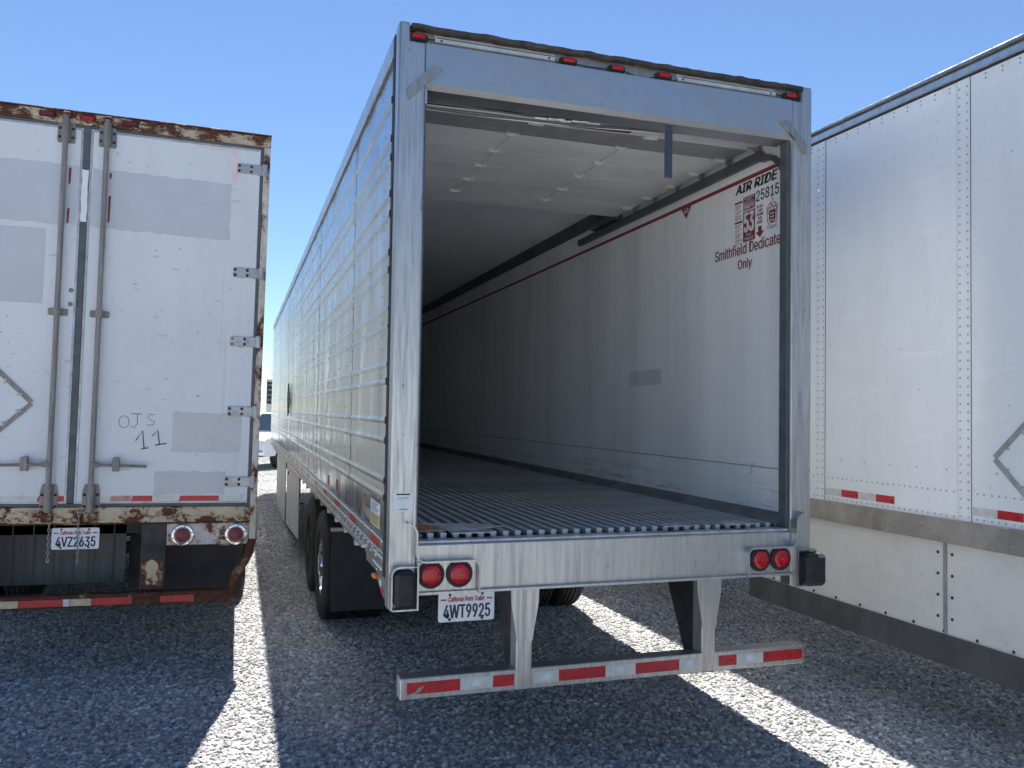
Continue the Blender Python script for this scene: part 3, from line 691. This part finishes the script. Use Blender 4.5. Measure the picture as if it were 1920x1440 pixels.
text('lettering', 'England', sh, LF, cx-.052, cx+.052, 3.196, 3.226, 'ink_maroon', .0, 0, w0)
text('lettering', 'Smithfield Dedicated', wallR, LF, -.955, -.135, 3.088, 3.165, 'ink_maroon', .035, 0, w0)
text('lettering', 'Only', wallR, LF, -.665, -.495, 2.972, 3.052, 'ink_maroon', .035, 0, w0)
tr = sheet('triangle_mark', wallR, LF, [(-1.445, 3.588), (-1.37, 3.500), (-1.295, 3.588)], 'ink_maroon', w0)
text('lettering', '48', tr, LF, -1.405, -1.335, 3.545, 3.580, 'paper_white', .06, 0, w0*2)
# overhead door run back under the ceiling
ZD = 3.765
D = part('overhead_door', MB().box(-1.19, 1.175, .73, 2.53, ZD+.028, ZD+.04, b=0), 'door_frame_grey', T)
lines = [.73, 1.09, 1.446, 1.82, 2.18, 2.53]
for i in range(5):
    s = part('door_section', MB().box(-1.185, 1.17, lines[i]+.0015, lines[i+1]-.0015, ZD, ZD+.028, b=.001), 'door_panel', D)
gs = bx('door_section', 'door_frame_grey', D, -1.185, 1.17, .46, .727, ZD-.002, ZD+.03, b=.004)
def near_edge(x): return 3.648+.05*max(0, min(1, (x+.75)/1.25))**1.4+.02*max(0, (x-.3))
mb = MB(); n = 28
for i in range(n+1):
    x = -1.185+2.355*i/n; z = near_edge(x); sagm = -.018*math.exp(-((x+.2)/.35)**2)
    mb.v += [(x, .19, z), (x, .30, ZD-.03+(z-3.65)*.3+sagm), (x, .457, ZD-.006+sagm*.6), (x, .457, ZD+.03), (x, .19, z+.035)]
for i in range(n):
    a = i*5; b_ = a+5
    mb.f += [(a+k, b_+k, b_+(k+1) % 5, a+(k+1) % 5) for k in range(5)]
ns = part('door_section', mb, 'door_panel', D, 40)
for k in range(4):       # layered bottom seal
    mb = MB()
    for i in range(n+1):
        x = -1.185+2.355*i/n; z = near_edge(x)+.004+.013*k+.0025*math.sin(x*9+k*2.1)
        mb.v += [(x, .175-.004*k, z), (x, .172-.004*k, z+.009), (x, .192, z+.010), (x, .192, z)]
    for i in range(n):
        a = i*4; b_ = a+4; mb.f += [(a+j, b_+j, b_+(j+1) % 4, a+(j+1) % 4) for j in range(4)]
    part('seal_strip', mb, ('rubber_seal', 'door_frame_grey', 'track_grey', 'rubber_seal')[k], ns, 40)
tear = MB(); R_ = random.Random(11)
for i in range(12):
    x = -.44+.032*i+R_.uniform(-.01, .01); z = near_edge(x)+.022+R_.uniform(-.006, .004); w_ = R_.uniform(.012, .03); h_ = R_.uniform(.002, .009)
    tear.box(x-w_, x+w_, .158, .176, z-h_, z+h_*.8, b=.006)
part('torn_foam', tear, 'foam_white', ns, kind='stuff')
part('split_edge', MB().prism([(-.80, 3.722), (-.5, 3.720), (-.1, 3.716), (.22, 3.722), (-.1, 3.721), (-.5, 3.727)], .30, .34), 'rust_heavy', ns)
def hinge_mesh():
    mb = MB(); mb.box(-.042, .042, -.022, .022, -.009, 0, b=.003); mb.cyl((-.05, -.012, -.012), (.05, -.012, -.012), .008, n=8)
    for s in (-1, 1): mb.box(s*.034-.008, s*.034+.008, -.034, -.01, -.016, 0, b=.003)
    return mb.mesh('hinge', 'strip_white')
HM = hinge_mesh()
for y in lines[:-1]:
    for x in (-1.12, -.43, .345, 1.105): clone(HM, 'hinge', D, (x+random.uniform(-.01, .01), y, ZD))
clone(HM, 'hinge', D, (-.36, .46, ZD-.01)); clone(HM, 'hinge', D, (.42, .46, ZD-.006))
for y in (.40, .73, 1.09, 1.446, 1.82, 2.18): 
    rl = part('roller', MB().cyl((1.12, y, ZD-.012), (1.20, y, ZD-.012), .007, n=8).cyl((1.172, y, ZD-.012), (1.19, y, ZD-.012), .022, n=14), 'rod_zinc', D)
for x in (-.43, .345): part('hinge_cord', MB().tube([(x+.008*math.sin(i*2), .73+1.45*i/12, ZD-.003) for i in range(13)], .0015, 5), 'door_frame_grey', D)
for s in (-1, 1):
    xa, xb = (1.176, XW-.001) if s > 0 else (-XW+.001, -1.176)
    tk = bx('door_track', 'track_grey', T, xa, xb, .36, 3.45, 3.672, 3.73, b=.004)
    bx('track_end', 'track_grey', tk, xa-.03*s if s > 0 else xa, xb if s > 0 else xb+.03, 2.5, 3.05, 3.74, 3.80, b=.004)
    cur = [(.09, 3.30)]+[(.09+.27*(1-math.cos(rad(a))), 3.40+.30*math.sin(rad(a))) for a in range(0, 91, 15)]
    P = cur+[(y+.03*(1-i/len(cur)), z-.05*(i/len(cur))-.0) for i, (y, z) in reversed(list(enumerate(cur)))]
    part('track_curve', MB().prism_x([(y, z) for y, z in P], *( (1.185, XW-.002) if s > 0 else (-XW+.002, -1.185))), 'track_grey', tk)
bx('pull_strap', 'strap_blue', D, .300, .350, .03, .034, 3.372, 3.70, b=0)

# ================================================================ scrap lying on the trailer floor
cb = part('cardboard_scrap', MB().add([(0, 0, 0), (.34, .02, .004), (.55, .10, .002), (.40, .17, .010), (.12, .16, .022), (-.05, .14, .03), (.02, .08, .012), (0, 0, .004), (.34, .02, .008), (.55, .10, .006), (.40, .17, .014), (.12, .16, .026), (-.05, .14, .034), (.02, .08, .016)],
    [(0, 1, 6), (1, 4, 5, 6), (1, 3, 4), (1, 2, 3), (7, 13, 8), (8, 13, 12, 11), (8, 11, 10), (8, 10, 9), (0, 7, 8, 1), (1, 8, 9, 2), (2, 9, 10, 3), (3, 10, 11, 4), (4, 11, 12, 5), (5, 12, 13, 6), (6, 13, 7, 0)]), 'cardboard_grey', None, 0,
    label='torn grey and brown cardboard scrap lying on the ribbed trailer floor', category='cardboard')
cb.location = (-1.13, .12, 1.3255)
st = part('torn_strip', MB().add([(0, -.004, .006), (.17, .02, .012), (.05, .10, .028), (-.03, .09, .034), (0, -.004, .009), (.17, .02, .015), (.05, .10, .032), (-.03, .09, .038)], [(0, 3, 2, 1), (4, 5, 6, 7), (0, 1, 5, 4), (1, 2, 6, 5), (2, 3, 7, 6), (3, 0, 4, 7)]), 'wood_raw', cb, 0)

# ================================================================ rusty white van trailer with closed doors
V = thing('box_trailer', 'old white box trailer with closed rear doors, rusty frame and two lock rods', 'trailer', (-3.212, 2.5, 0), (0, rad(.75), 0))
HW = 1.30; VL = 16.1
def vbx(name, mat, parent, *d, b=.003, **k): return bx(name, mat, parent, *d, b=b, **k)
body = part('body', MB().box(-HW+.02, HW-.02, .03, VL-.01, 1.12, 4.10, b=0), 'side_white', V)
for sgn in (-1, 1):
    me = MB().box(*sorted((0, sgn*.010)), .003, 1.217, 1.26, 4.0, b=.002).mesh('side_panel', 'side_gloss')
    for k in range(13): clone(me, 'side_panel', body, (sgn*(HW-.0205), .12+1.22*k, 0))
    vbx('top_rail', 'side_white', V, *sorted((sgn*(HW-.03), sgn*HW)), .05, VL, 4.0, 4.12, b=.008)
    vbx('bottom_rail', 'rail_tan', V, *sorted((sgn*(HW-.03), sgn*HW)), .05, VL, 1.10, 1.255, b=.006)
    vbx('corner_post', 'rust_post', V, *sorted((sgn*(HW-.045), sgn*(HW+.004))), -.03, .12, .98, 4.05, b=.006)
vbx('roof', 'side_white', V, -HW+.02, HW-.02, .04, VL, 4.10, 4.125)
hd2 = vbx('rear_header', 'rust_header', V, -HW, HW+.006, -.03, .12, 4.052, 4.138, b=.006)
vbx('roof_lip', 'rust_heavy', hd2, -HW, HW+.008, -.036, .1, 4.139, 4.148, b=.002)
for x in (-.265, .002, .289):
    ml = vbx('marker_light', 'rubber_black' if x != .002 else 'rust_heavy', V, x-.055, x+.055, -.042, -.03, 4.075, 4.118, b=.005)
    vbx('lens', 'lens_maroon' if x != .002 else 'lens_red', ml, x-.042, x+.042, -.056, -.041, 4.082, 4.111, b=.006)
for s in (-1, 1):
    d = vbx('door', 'door_white', V, *sorted((s*.024, s*1.232)), -.012, .03, 1.258, 4.032, b=.004)
    xi = s*.024
    vbx('edge_trim', 'hinge_zinc', d, *sorted((xi, s*.04)), -.016, -.012, 1.27, 4.02, b=.001)
    vbx('edge_trim', 'hinge_zinc', d, *sorted((s*.04, s*1.222)), -.016, -.012, 4.012, 4.028, b=.001)
    vbx('edge_trim', 'hinge_zinc', d, *sorted((s*.04, s*1.222)), -.016, -.012, 1.26, 1.272, b=.001)
    vbx('door_seal', 'rubber_seal', d, *sorted((s*1.233, s*1.256)), -.018, .03, 1.245, 4.04, b=.003)
    vbx('door_seal', 'rubber_seal', d, *sorted((s*.0, s*1.256)), -.014, .03, 4.034, 4.051, b=.002)
    vbx('door_seal', 'rubber_seal', d, *sorted((s*.0, s*1.256)), -.014, .03, 1.236, 1.257, b=.002)
    for z in (3.862, 3.045, 2.508, 1.965, 1.422):
        hb = MB().box(s*1.06, s*1.26, -.026, -.012, z-.038, z+.038, b=.004).cyl((s*1.265, -.03, z-.045), (s*1.265, -.03, z+.045), .02, n=12)
        h = part('hinge', hb, 'hinge_zinc', d)
        rivets('bolts', [(s*(1.075+.09*i), -.026, z+dz) for i in (0, 1) for dz in (-.02, .02)], (0, -1, 0), .012, .008, 'rust_heavy', h, 8)
    # lock rod, keepers, brackets, handle
    xr = s*.138
    rod = part('lock_rod', MB().cyl((xr, -.052, 1.20), (xr, -.052, 4.10), .019, n=14), 'rod_zinc', d)
    for z0, z1 in ((3.905, 4.085), (1.20, 1.40)):
        kb = MB().prism([(xr-.056, z0), (xr+.056, z0), (xr+.06, z0+.02), (xr+.058, z1-.05), (xr+.045, z1), (xr-.045, z1), (xr-.058, z1-.05), (xr-.06, z0+.02)], -.024, -.012).cyl((xr, -.05, z0+.01), (xr, -.05, z1-.01), .027, n=14).box(xr-.026, xr+.026, -.05, -.014, z0+.01, z1-.01, b=.004)
        k_ = part('rod_keeper', kb, 'rod_zinc', rod)
        rivets('bolts', [(xr+dx, -.024, z) for dx in (-.044, .044) for z in (z0+.04, z1-.075)], (0, -1, 0), .011, .008, 'steel_dark', k_, 8)
    part('rod_end', MB().box(xr-.04, xr+.04, -.068, -.03, 1.13, 1.20, b=.01), 'rust_heavy', rod)
    part('rod_end', MB().box(xr-.025, xr+.03, -.065, -.03, 4.09, 4.13, b=.01), 'rust_heavy', rod)
    part('rod_bracket', MB().box(xr-.066, xr+.066, -.026, -.012, 2.630, 2.680, b=.006).cyl((xr, -.05, 2.632), (xr, -.05, 2.678), .031, n=14), 'rod_zinc', rod)
    hz = 1.547
    part('handle', MB().tube([(xr, -.07, hz), (xr+s*.03, -.072, hz), (xr+s*.34, -.066, hz-.008), (xr+s*.37, -.066, hz-.01)], [.014, .011, .011, .011], 8).box(*sorted((xr-s*.005, xr+s*.05)), -.078, -.03, hz-.02, hz+.018, b=.006), 'rod_zinc', rod)
    part('handle_catch', MB().prism([(xr+s*.16-.02, 1.50), (xr+s*.16+.02, 1.50), (xr+s*.16+.024, 1.545), (xr+s*.16+.018, 1.60), (xr+s*.16-.018, 1.60), (xr+s*.16-.024, 1.545)], -.086, -.012), 'rod_zinc', rod)
rv = rear_frame(-.0125)
doors = [o for o in V.children if o.name.startswith('door')]
dl, dr = doors[0], doors[1]
dl['label'] = 'door with diamond placard holder and large grey overpainted square'; dr['label'] = 'door with handwritten initials and number'
gp = vbx('door_gap_seal', 'rubber_seal', V, -.0235, .0235, -.02, .03, 1.262, 4.045, b=.004)
sheet('paint_smear', gp, rear_frame(-.0203), ragged(-.022, .02, 3.33, 3.72, .003, .04, 5), 'overpaint_white', .001)
# overpainted rectangles
sheet('paint_patch', dr, rv, ragged(.045, 1.02, 3.30, 3.74, .007, .05, 1, -.01), 'patch_grey', .0008)
sheet('paint_patch', dl, rv, ragged(-.70, -.045, 3.30, 3.745, .007, .05, 2, .0), 'patch_grey', .0008)
sheet('paint_patch', dl, rv, rect(-.9, -.245, 2.71, 3.258), 'patch_grey', .0012)
sheet('paint_patch', dr, rv, ragged(.67, 1.165, 1.645, 1.948, .006, .05, 3), 'patch_warm', .0008)
sheet('paint_patch', dr, rv, ragged(.56, 1.06, 1.325, 1.50, .01, .05, 4), 'patch_warm', .0007)
R_ = random.Random(3)
for (xa, z0, z1) in ((-.112, 3.60, 3.73), (-.112, 3.31, 3.43), (.16, 3.67, 3.72), (.16, 3.34, 3.55)):
    sheet('old_letter', dr if xa > 0 else dl, rv, [(xa, z0), (xa+.014, z0+.01), (xa+.017, z1), (xa, z1-.01)], 'ink_maroon', .0006, .0009)
text('lettering', 'r', dl, rv, -.53, -.497, 2.445, 2.49, 'ink_black', .06, 0, .001)
def strokes(name, S_, r, mat):
    for i, P in enumerate(S_): part(name, MB().tube([(a+.035, -.0128, b) for a, b in P], r, 5), mat, dr)
strokes('handwriting', [
    [(.30+.035*math.cos(a*.5+1.2), 1.865+.045*math.sin(a*.5+1.2)) for a in range(14)],
    [(.345, 1.93), (.42, 1.925)], [(.39, 1.925), (.392, 1.86), (.375, 1.825), (.345, 1.83)],
    [(.51, 1.922), (.475, 1.925), (.46, 1.90), (.48, 1.885), (.51, 1.87), (.50, 1.845), (.455, 1.845)]], .0022, 'ink_pencil')
strokes('handwriting', [[(.385, 1.725), (.43, 1.80), (.445, 1.67)], [(.425, 1.665), (.475, 1.675)], [(.50, 1.765), (.535, 1.805), (.55, 1.70)], [(.52, 1.695), (.60, 1.71)]], .0042, 'ink_black')
for k in range(3): sheet('tape_piece', dr, rv, rect(.757+.085*k, .757+.085*(k+1)-.002, 3.985, 4.007) if k < 3 else [], 'pink_tape')
sheet('tape_piece', dr, rv, rect(1.014, 1.06, 3.87, 4.005), 'pink_tape'); sheet('tape_piece', dr, rv, rect(1.014, 1.06, 3.73, 3.868), 'pink_tape')
for x0, x1, m, d in ((-.66, -.352, 'tape_white', dl), (-.352, -.216, 'tape_white', dl), (-.216, -.03, 'tape_red', dl), (.155, .262, 'tape_white', dr), (.262, .407, 'tape_faded', dr), (.407, .554, 'tape_red', dr), (.554, .737, 'tape_white', dr), (.737, 1.024, 'tape_red', dr), (1.024, 1.205, 'tape_white', dr), (-.9, -.66, 'tape_red', dl)):
    sheet('reflective_tape', d, rv, [(x0, 1.276), (x1-.001, 1.276), (x1-.001, 1.316), (x0+.01, 1.316)], m)
for z in (2.82, 2.718): part('blind_rivet', MB().lathe((-.06, -.012, z), (0, -1, 0), [(.017, 0), (.014, .005), (.001, .007)], 12), 'rod_zinc', dl)
# diamond placard frame
def diamond(parent, fr, cu, cv_, h, mat, bars=.03):
    for a, b in (((-1, 0), (0, 1)), ((0, 1), (1, 0)), ((1, 0), (0, -1)), ((0, -1), (-1, 0))):
        A = Vector((cu+a[0]*h, cv_+a[1]*h)); B = Vector((cu+b[0]*h, cv_+b[1]*h)); d = (B-A).normalized(); nn = Vector((-d.y, d.x))*bars/2
        A2, B2 = A+d*.008, B-d*.008
        o = sheet('placard_bar', parent, fr, [A2-nn, B2-nn, B2+nn, A2+nn], mat, .010)
        for f in (.28, .72):
            q = A.lerp(B, f); n_in = Vector((cu, cv_))-q; n_in.normalize()
            sheet('clip', o, fr, [q+d*.008, q+n_in*.035+d*.006, q+n_in*.035-d*.006, q-d*.008], 'hinge_zinc', .004, .010)
diamond(dl, rv, -.51, 1.985, .235, 'rod_zinc')
# rear sill, lamp plates, bumper, plate
si = vbx('rear_sill', 'rust_cream', V, -HW+.05, HW-.046, -.034, .12, 1.118, 1.234, b=.005)
vbx('sill_edge', 'rust_heavy', si, -HW+.05, HW-.046, -.038, .1, 1.108, 1.117, b=.002)
for s in (-1, 1):
    lp = vbx('lamp_plate', 'rust_white', V, *sorted((s*.664, s*1.252)), -.02, .0, .945, 1.107, b=.003)
    vbx('plate_edge', 'rust_heavy', lp, *sorted((s*.664, s*1.252)), -.03, -.0, .937, .9445, b=.001)
    for x in (.776, 1.158):
        tl = part('tail_light', MB().lathe((s*x, -.02, 1.02), (0, -1, 0), [(.082, 0), (.082, .014), (.076, .02), (.062, .022), (.056, .012), (.001, .012)], 32), 'chrome', V)
        part('lens', MB().lathe((s*x, -.032, 1.02), (0, -1, 0), [(.055, .001), (.053, .010), (.03, .016), (.001, .018)], 32), 'lens_maroon', tl)
        rivets('screws', [(s*x+.069*math.cos(a), -.041, 1.02+.069*math.sin(a)) for a in (.3, 1.35, 2.4, 3.45, 4.5, 5.5)], (0, -1, 0), .006, .003, 'rust_heavy', tl)
    po = vbx('guard_post', 'steel_dark', V, *sorted((s*.488, s*.662)), -.01, .12, .62, 1.107, b=.005)
    sheet('rust_plate', po, rear_frame(-.0105), ragged(.50 if s > 0 else -.65, .65 if s > 0 else -.50, .632, .845, .004, .04, 8), 'rust_heavy', .004)
    sheet('bare_paint', po, rear_frame(-.015), ragged(.535 if s > 0 else -.61, .61 if s > 0 else -.535, .65, .83, .012, .03, 9), 'rust_cream', .0008)
    pts = [(s*1.275, .03, 1.06), (s*1.275, 0, .96), (s*1.262, -.02, .88), (s*1.225, -.03, .80), (s*1.165, -.035, .71), (s*1.145, -.035, .64), (s*1.145, -.035, .52)]
    part('guard_pipe', MB().tube(pts, [.036, .036, .034, .032, .03, .03, .03], 12), 'rust_heavy', V, 60)
bm_ = vbx('bumper', 'rust_heavy', V, -1.15, 1.15, -.05, .05, .512, .602, b=.008)
for a, b, m in ((-.60, -.291, 'tape_yellowed'), (-.291, -.009, 'tape_red'), (-.009, .033, 'tape_white'), (.036, .177, 'tape_yellowed'), (.18, .446, 'tape_red'), (.64, .875, 'tape_red'), (-1.05, -.6, 'tape_red')):
    sheet('reflective_tape', bm_, rear_frame(-.0505), ragged(a, b, .525, .575, .0025, .05, int(a*100)), m)
licence_plate(V, -.107, .206, .93, 1.085, -.022, '4VZ2635')
for xc_, z0 in ((.069, .835), (-.12, .86)):
    ch = MB(); z = 1.20; k = 0
    while z > z0:
        ax_ = (1, 0) if k % 2 == 0 else (0, 1)
        ring = [(xc_+ax_[0]*.008*math.cos(a), -.05+ax_[1]*.008*math.cos(a), z-.017+.017*math.sin(a)) for a in [2*math.pi*i/10 for i in range(11)]]
        ch.tube(ring, .0028, 5); z -= .027; k += 1
    part('chain', ch, 'galvanised', V, 60)
f_ = vbx('splash_panel', 'panel_grey', V, -1.2, .34, .40, .41, .60, 1.1, b=0)
for k in range(11): vbx('panel_rib', 'panel_grey', f_, -1.15+.14*k, -1.14+.14*k, .392, .3995, .61, 1.09, b=.002)
vbx('mud_flap', 'mudflap', V, .345, 1.22, .62, .635, .40, 1.1, b=0)
for y in (2.75, 4.0):
    part('axle', MB().cyl((-1, y, .505), (1, y, .505), .065), 'steel_dark', V)
    dual_wheels(V, ((-1.14, -1, True), (-.82, -1, False), (.82, 1, False), (1.14, 1, True)), y, 0)
for k in range(18): vbx('cross_member', 'steel_dark', V, -1.25, 1.25, .4+.9*k, .46+.9*k, .98, 1.115, b=0)
for x in (-.55, .47): vbx('slider_rail', 'steel_dark', V, x, x+.08, .5, 6, .72, .98, b=0)
for x in (-.85, .85): vbx('landing_leg', 'steel_dark', V, x-.06, x+.06, 13.0, 13.12, .02, 1.11)

# ================================================================ white plate-sided trailer beside it
W = thing('van_trailer', 'clean white riveted van trailer with grey bottom rail, side skirt and diamond placard frame', 'trailer', (2.2, 0, 0), (0, 0, math.atan(.018)))
Y0, Y1 = -7.3, 9.2
bodyW = part('body', MB().box(.012, 2.55, Y0, Y1, 1.22, 4.13, b=0), 'van_white', W)
part('roof', MB().prism([(.0, 4.17), (.05, 4.205), (1.28, 4.225), (2.5, 4.205), (2.56, 4.17), (2.56, 4.13), (0, 4.13)], Y0+.01, Y1-.01), 'van_white', W)
tr_ = bx('top_rail', 'dull_aluminium', W, -.012, .03, Y0, Y1, 4.119, 4.20, b=.006)
bx('rail_groove', 'brown_felt', tr_, -.016, -.0125, Y0, Y1, 4.166, 4.184, b=0)
bx('rail_lip', 'chrome', tr_, -.022, -.004, Y0, Y1, 4.189, 4.207, b=.005)
bx('rail_lip', 'dull_aluminium', tr_, -.020, -.004, Y0, Y1, 4.112, 4.124, b=.004)
bx('dark_strip', 'rubber_black', tr_, -.004, .01, Y0, Y1, 4.100, 4.1115, b=0)  # thin black strip below the lower rail lip
br = bx('bottom_rail', 'rail_tan', W, -.012, .05, Y0, Y1, 1.200, 1.342, b=.006)
bx('rail_lip', 'rail_tan', br, -.02, -.002, Y0, Y1, 1.338, 1.352, b=.004)
pitch_ = 1.30
seams = [-.349+pitch_*k for k in range(-5, 8)]
lfW = left_face(0.0)
pm = MB().box(-.001, .012, .002, pitch_-.098, 1.353, 4.1, b=.001).mesh('side_panel', 'van_white')
sm = MB().box(-.0035, .012, -.004, .092, 1.353, 4.1, b=.0012).mesh('seam_post', 'van_white')
for i, y in enumerate(seams):
    clone(pm, 'side_panel', bodyW, (0, y+.096, 0)); clone(sm, 'seam_post', bodyW, (0, y, 0))
    sp = MB().box(-.0042, -.001, y-.0075, y-.0045, 1.353, 4.1, b=0); part('panel_edge', sp, 'steel_dark', bodyW)
    pts = []
    z = 1.38
    while z < 4.08: pts += [(-.0035, y+.016, z), (-.0035, y+.074, z)]; z += .0533
    z = y+.15
    k = 0
    while z < y+pitch_-.03:
        pts += [(-.001, z, 4.078), (-.001, z, 4.050)]; z += .115
    z = y+.125
    while z < y+pitch_-.03:
        pts += [(-.001, z, 1.526), (-.001, z, 1.373)]; z += .046 if k % 3 else .055; k += 1
    pts += [(-.001, y+.18+.235*j, 1.66) for j in range(5)]
    if -3.5 < y < 3.5: rivets('rivets', pts, (-1, 0, 0), .0072, .004, 'hinge_zinc', bodyW, 7)
    for j, m in enumerate(('tape_white', 'tape_red', 'tape_white', 'tape_red')):
        a = y-.013-.17*j
        sheet('reflective_tape', bodyW, left_face(-.001), rect(-a+.0, -a+.169, 1.395, 1.447), m)
pts = []
for k in range(-12, 16):
    y = .247+.325*k
    pts += [(-.012, y+d, z) for d in (0, .098) for z in (1.295, 1.248)]
rivets('rail_bolts', pts, (-1, 0, 0), .012, .008, 'rail_tan', br, 8)
# skirt: white panels over a dark rubber strip
skw = part('side_skirt', MB().box(.05, .06, -6.5, 1.92, .56, 1.21, b=0), 'skirt_white', W)
for a, b in ((-.103, 1.92), (-3.1, -.133), (-6.1, -3.13)): bx('skirt_panel', 'skirt_white', skw, .040, .052, a, b, .612, 1.2, b=.002)
for y in (-.118, -3.115): bx('panel_joint', 'rail_tan', skw, .034, .05, y-.012, y+.012, .612, 1.2, b=.003)
bx('rubber_strip', 'skirt_rubber', skw, .028, .04, -6.5, 1.93, .425, .617, b=.002)
rivets('bolts', [(.040, -.118+s*.055, .72+.135*k) for s in (-1, 1) for k in range(4)]+[(.040, 1.85-.245*k, .635) for k in range(30)], (-1, 0, 0), .011, .008, 'steel_dark', skw, 8)
diamond(bodyW, left_face(-.001), .765, 1.75, .25, 'hinge_zinc')
bx('front_wall', 'van_white', W, .0, 2.56, Y1, Y1+.03, 1.2, 4.19)
bx('rear_frame', 'galvanised', W, .0, 2.56, Y0-.05, Y0, 1.0, 4.19)
for k in range(14): bx('cross_member', 'steel_dark', W, .06, 2.5, Y0+.6+1.15*k, Y0+.68+1.15*k, 1.08, 1.219, b=0)
for y in (7.0, 8.25):
    part('axle', MB().cyl((.3, y, .505), (2.26, y, .505), .065), 'steel_dark', W)
    dual_wheels(W, ((.17, -1, True), (.49, -1, False), (2.07, 1, False), (2.39, 1, True)), y, 0)
for x in (.45, 2.1): bx('landing_leg', 'steel_dark', W, x-.06, x+.06, -4.9, -4.78, .02, 1.2)

# ================================================================ far things in the gap between the trailers
def car():
    C = thing('parked_car', 'white pickup parked far off in the gap between the two trailers', 'pickup', (-.36, 26.1, 0), (0, 0, rad(-37)))
    # local: front towards -y, length along y
    lo = rounded(part('body', MB().prism_x([(-2.66, .42), (-2.76, .60), (-2.76, .86), (-2.58, 1.02), (-1.15, 1.15), (2.68, 1.18), (2.75, .95), (2.72, .45)], -.97, .97), 'car_white', C), .05)
    def frus(e=0.): return [(-.93-e, -1.2-e, 1.15), (.93+e, -1.2-e, 1.15), (.93+e, 1.15, 1.15), (-.93-e, 1.15, 1.15), (-.73-e, -.50-e, 1.83), (.73+e, -.50-e, 1.83), (.73+e, .95, 1.83), (-.73-e, .95, 1.83)]
    rounded(part('cabin', MB().add(frus(), [(0, 1, 5, 4), (1, 2, 6, 5), (2, 3, 7, 6), (3, 0, 4, 7), (4, 5, 6, 7)]), 'car_white', C), .03)
    def quad(A, B, C_, D_): return MB().add([A, B, C_, D_], [(0, 1, 2, 3)])
    part('windscreen', quad((-.84, -1.155, 1.22), (.84, -1.155, 1.22), (.69, -.575, 1.785), (-.69, -.575, 1.785)), 'car_glass', C)
    for s in (-1, 1):
        part('side_window', MB().add([(s*.918, -.90, 1.22), (s*.918, 1.02, 1.22), (s*.765, .86, 1.74), (s*.765, -.42, 1.74)], [(0, 1, 2, 3)]), 'car_glass', C)
        mr = bx('mirror', 'grille_dark', C, *sorted((s*.95, s*1.17)), -.95, -.82, 1.16, 1.36, b=.03)
        bx('headlight', 'tape_white', C, *sorted((s*.6, s*.93)), -2.76, -2.6, .82, .96, b=.03)
        bx('door_handle', 'chrome', C, *sorted((s*.96, s*.985)), .1, .3, 1.03, 1.07, b=.01)
        for y in (-1.75, 1.85):
            w = part('wheel', MB().lathe((s*.86, y, .39), (s, 0, 0), [(.2, .1), (.36, .12), (.39, .08), (.39, -.1), (.2, -.1)], 28), 'tyre_rubber', C)
            part('rim', MB().lathe((s*.86, y, .39), (s, 0, 0), [(.24, .10), (.22, .06), (.07, .08), (.001, .1)], 20), 'grille_dark', w)
            sp = MB()
            for k in range(6):
                a = k*math.pi/3; sp.box(0, 0, 0, 0, 0, 0) if 0 else None
                sp.cyl((s*.955, y+.05*math.cos(a), .39+.05*math.sin(a)), (s*.965, y+.23*math.cos(a), .39+.23*math.sin(a)), .03, .02, 6)
            part('spokes', sp, 'chrome', w)
    bx('grille', 'grille_dark', C, -.55, .55, -2.775, -2.7, .62, .95, b=.02)
    bx('front_bumper', 'chrome', C, -.95, .95, -2.86, -2.68, .42, .62, b=.05)
car()
FT = thing('distant_trailer', 'far white trailer nose with black refrigeration unit showing above the pickup', 'trailer', (1.13, 58, 0), (0, 0, rad(-3)))
bx('body', 'far_white', FT, -1.3, 1.3, 0, 14, 1.1, 4.1, b=.03)
ru = bx('refrigeration_unit', 'grille_dark', FT, -1.26, 1.0, -.5, -.001, 2.3, 3.95, b=.06)
for k in range(4): bx('louvre', 'hinge_zinc', ru, -1.2, .9, -.52, -.5, 2.55+.36*k, 2.60+.36*k, b=.005)
for x in (-.8, .8): bx('landing_leg', 'steel_dark', FT, x-.08, x+.08, 1.5, 1.65, .01, 1.1)
for y in (11, 12.3):
    for x in (-1.14, 1.14): clone(TY, 'wheel', FT, (x, y, .505))
PT = thing('palm_tree', 'distant palm tree top peeking over the far trailer beside the polished side', 'palm tree', (1.9, 95, 0))
part('trunk', MB().tube([(0, 0, 0), (.1, 0, 2.5), (.05, 0, 5.2)], [.2, .15, .12], 8), 'palm_bark', PT)
cr_ = MB(); R_ = random.Random(2)
for k in range(26):
    a = R_.uniform(0, 6.28); el = R_.uniform(-.3, 1.2); L_ = R_.uniform(1.0, 1.6)
    prev = Vector((.05, 0, 5.2)); d = Vector((math.cos(a)*math.cos(el), math.sin(a)*math.cos(el), math.sin(el)))
    side = Vector((-math.sin(a), math.cos(a), 0))
    for j in range(5):
        nx = prev+d*L_/5; d = (d+Vector((0, 0, -.22))).normalized(); w = .16*(1-j/6)
        cr_.add([prev-side*w, prev+side*w, nx+side*w*.8, nx-side*w*.8], [(0, 1, 2, 3)]); prev = nx
part('crown', cr_, 'palm_leaf', PT, 0)
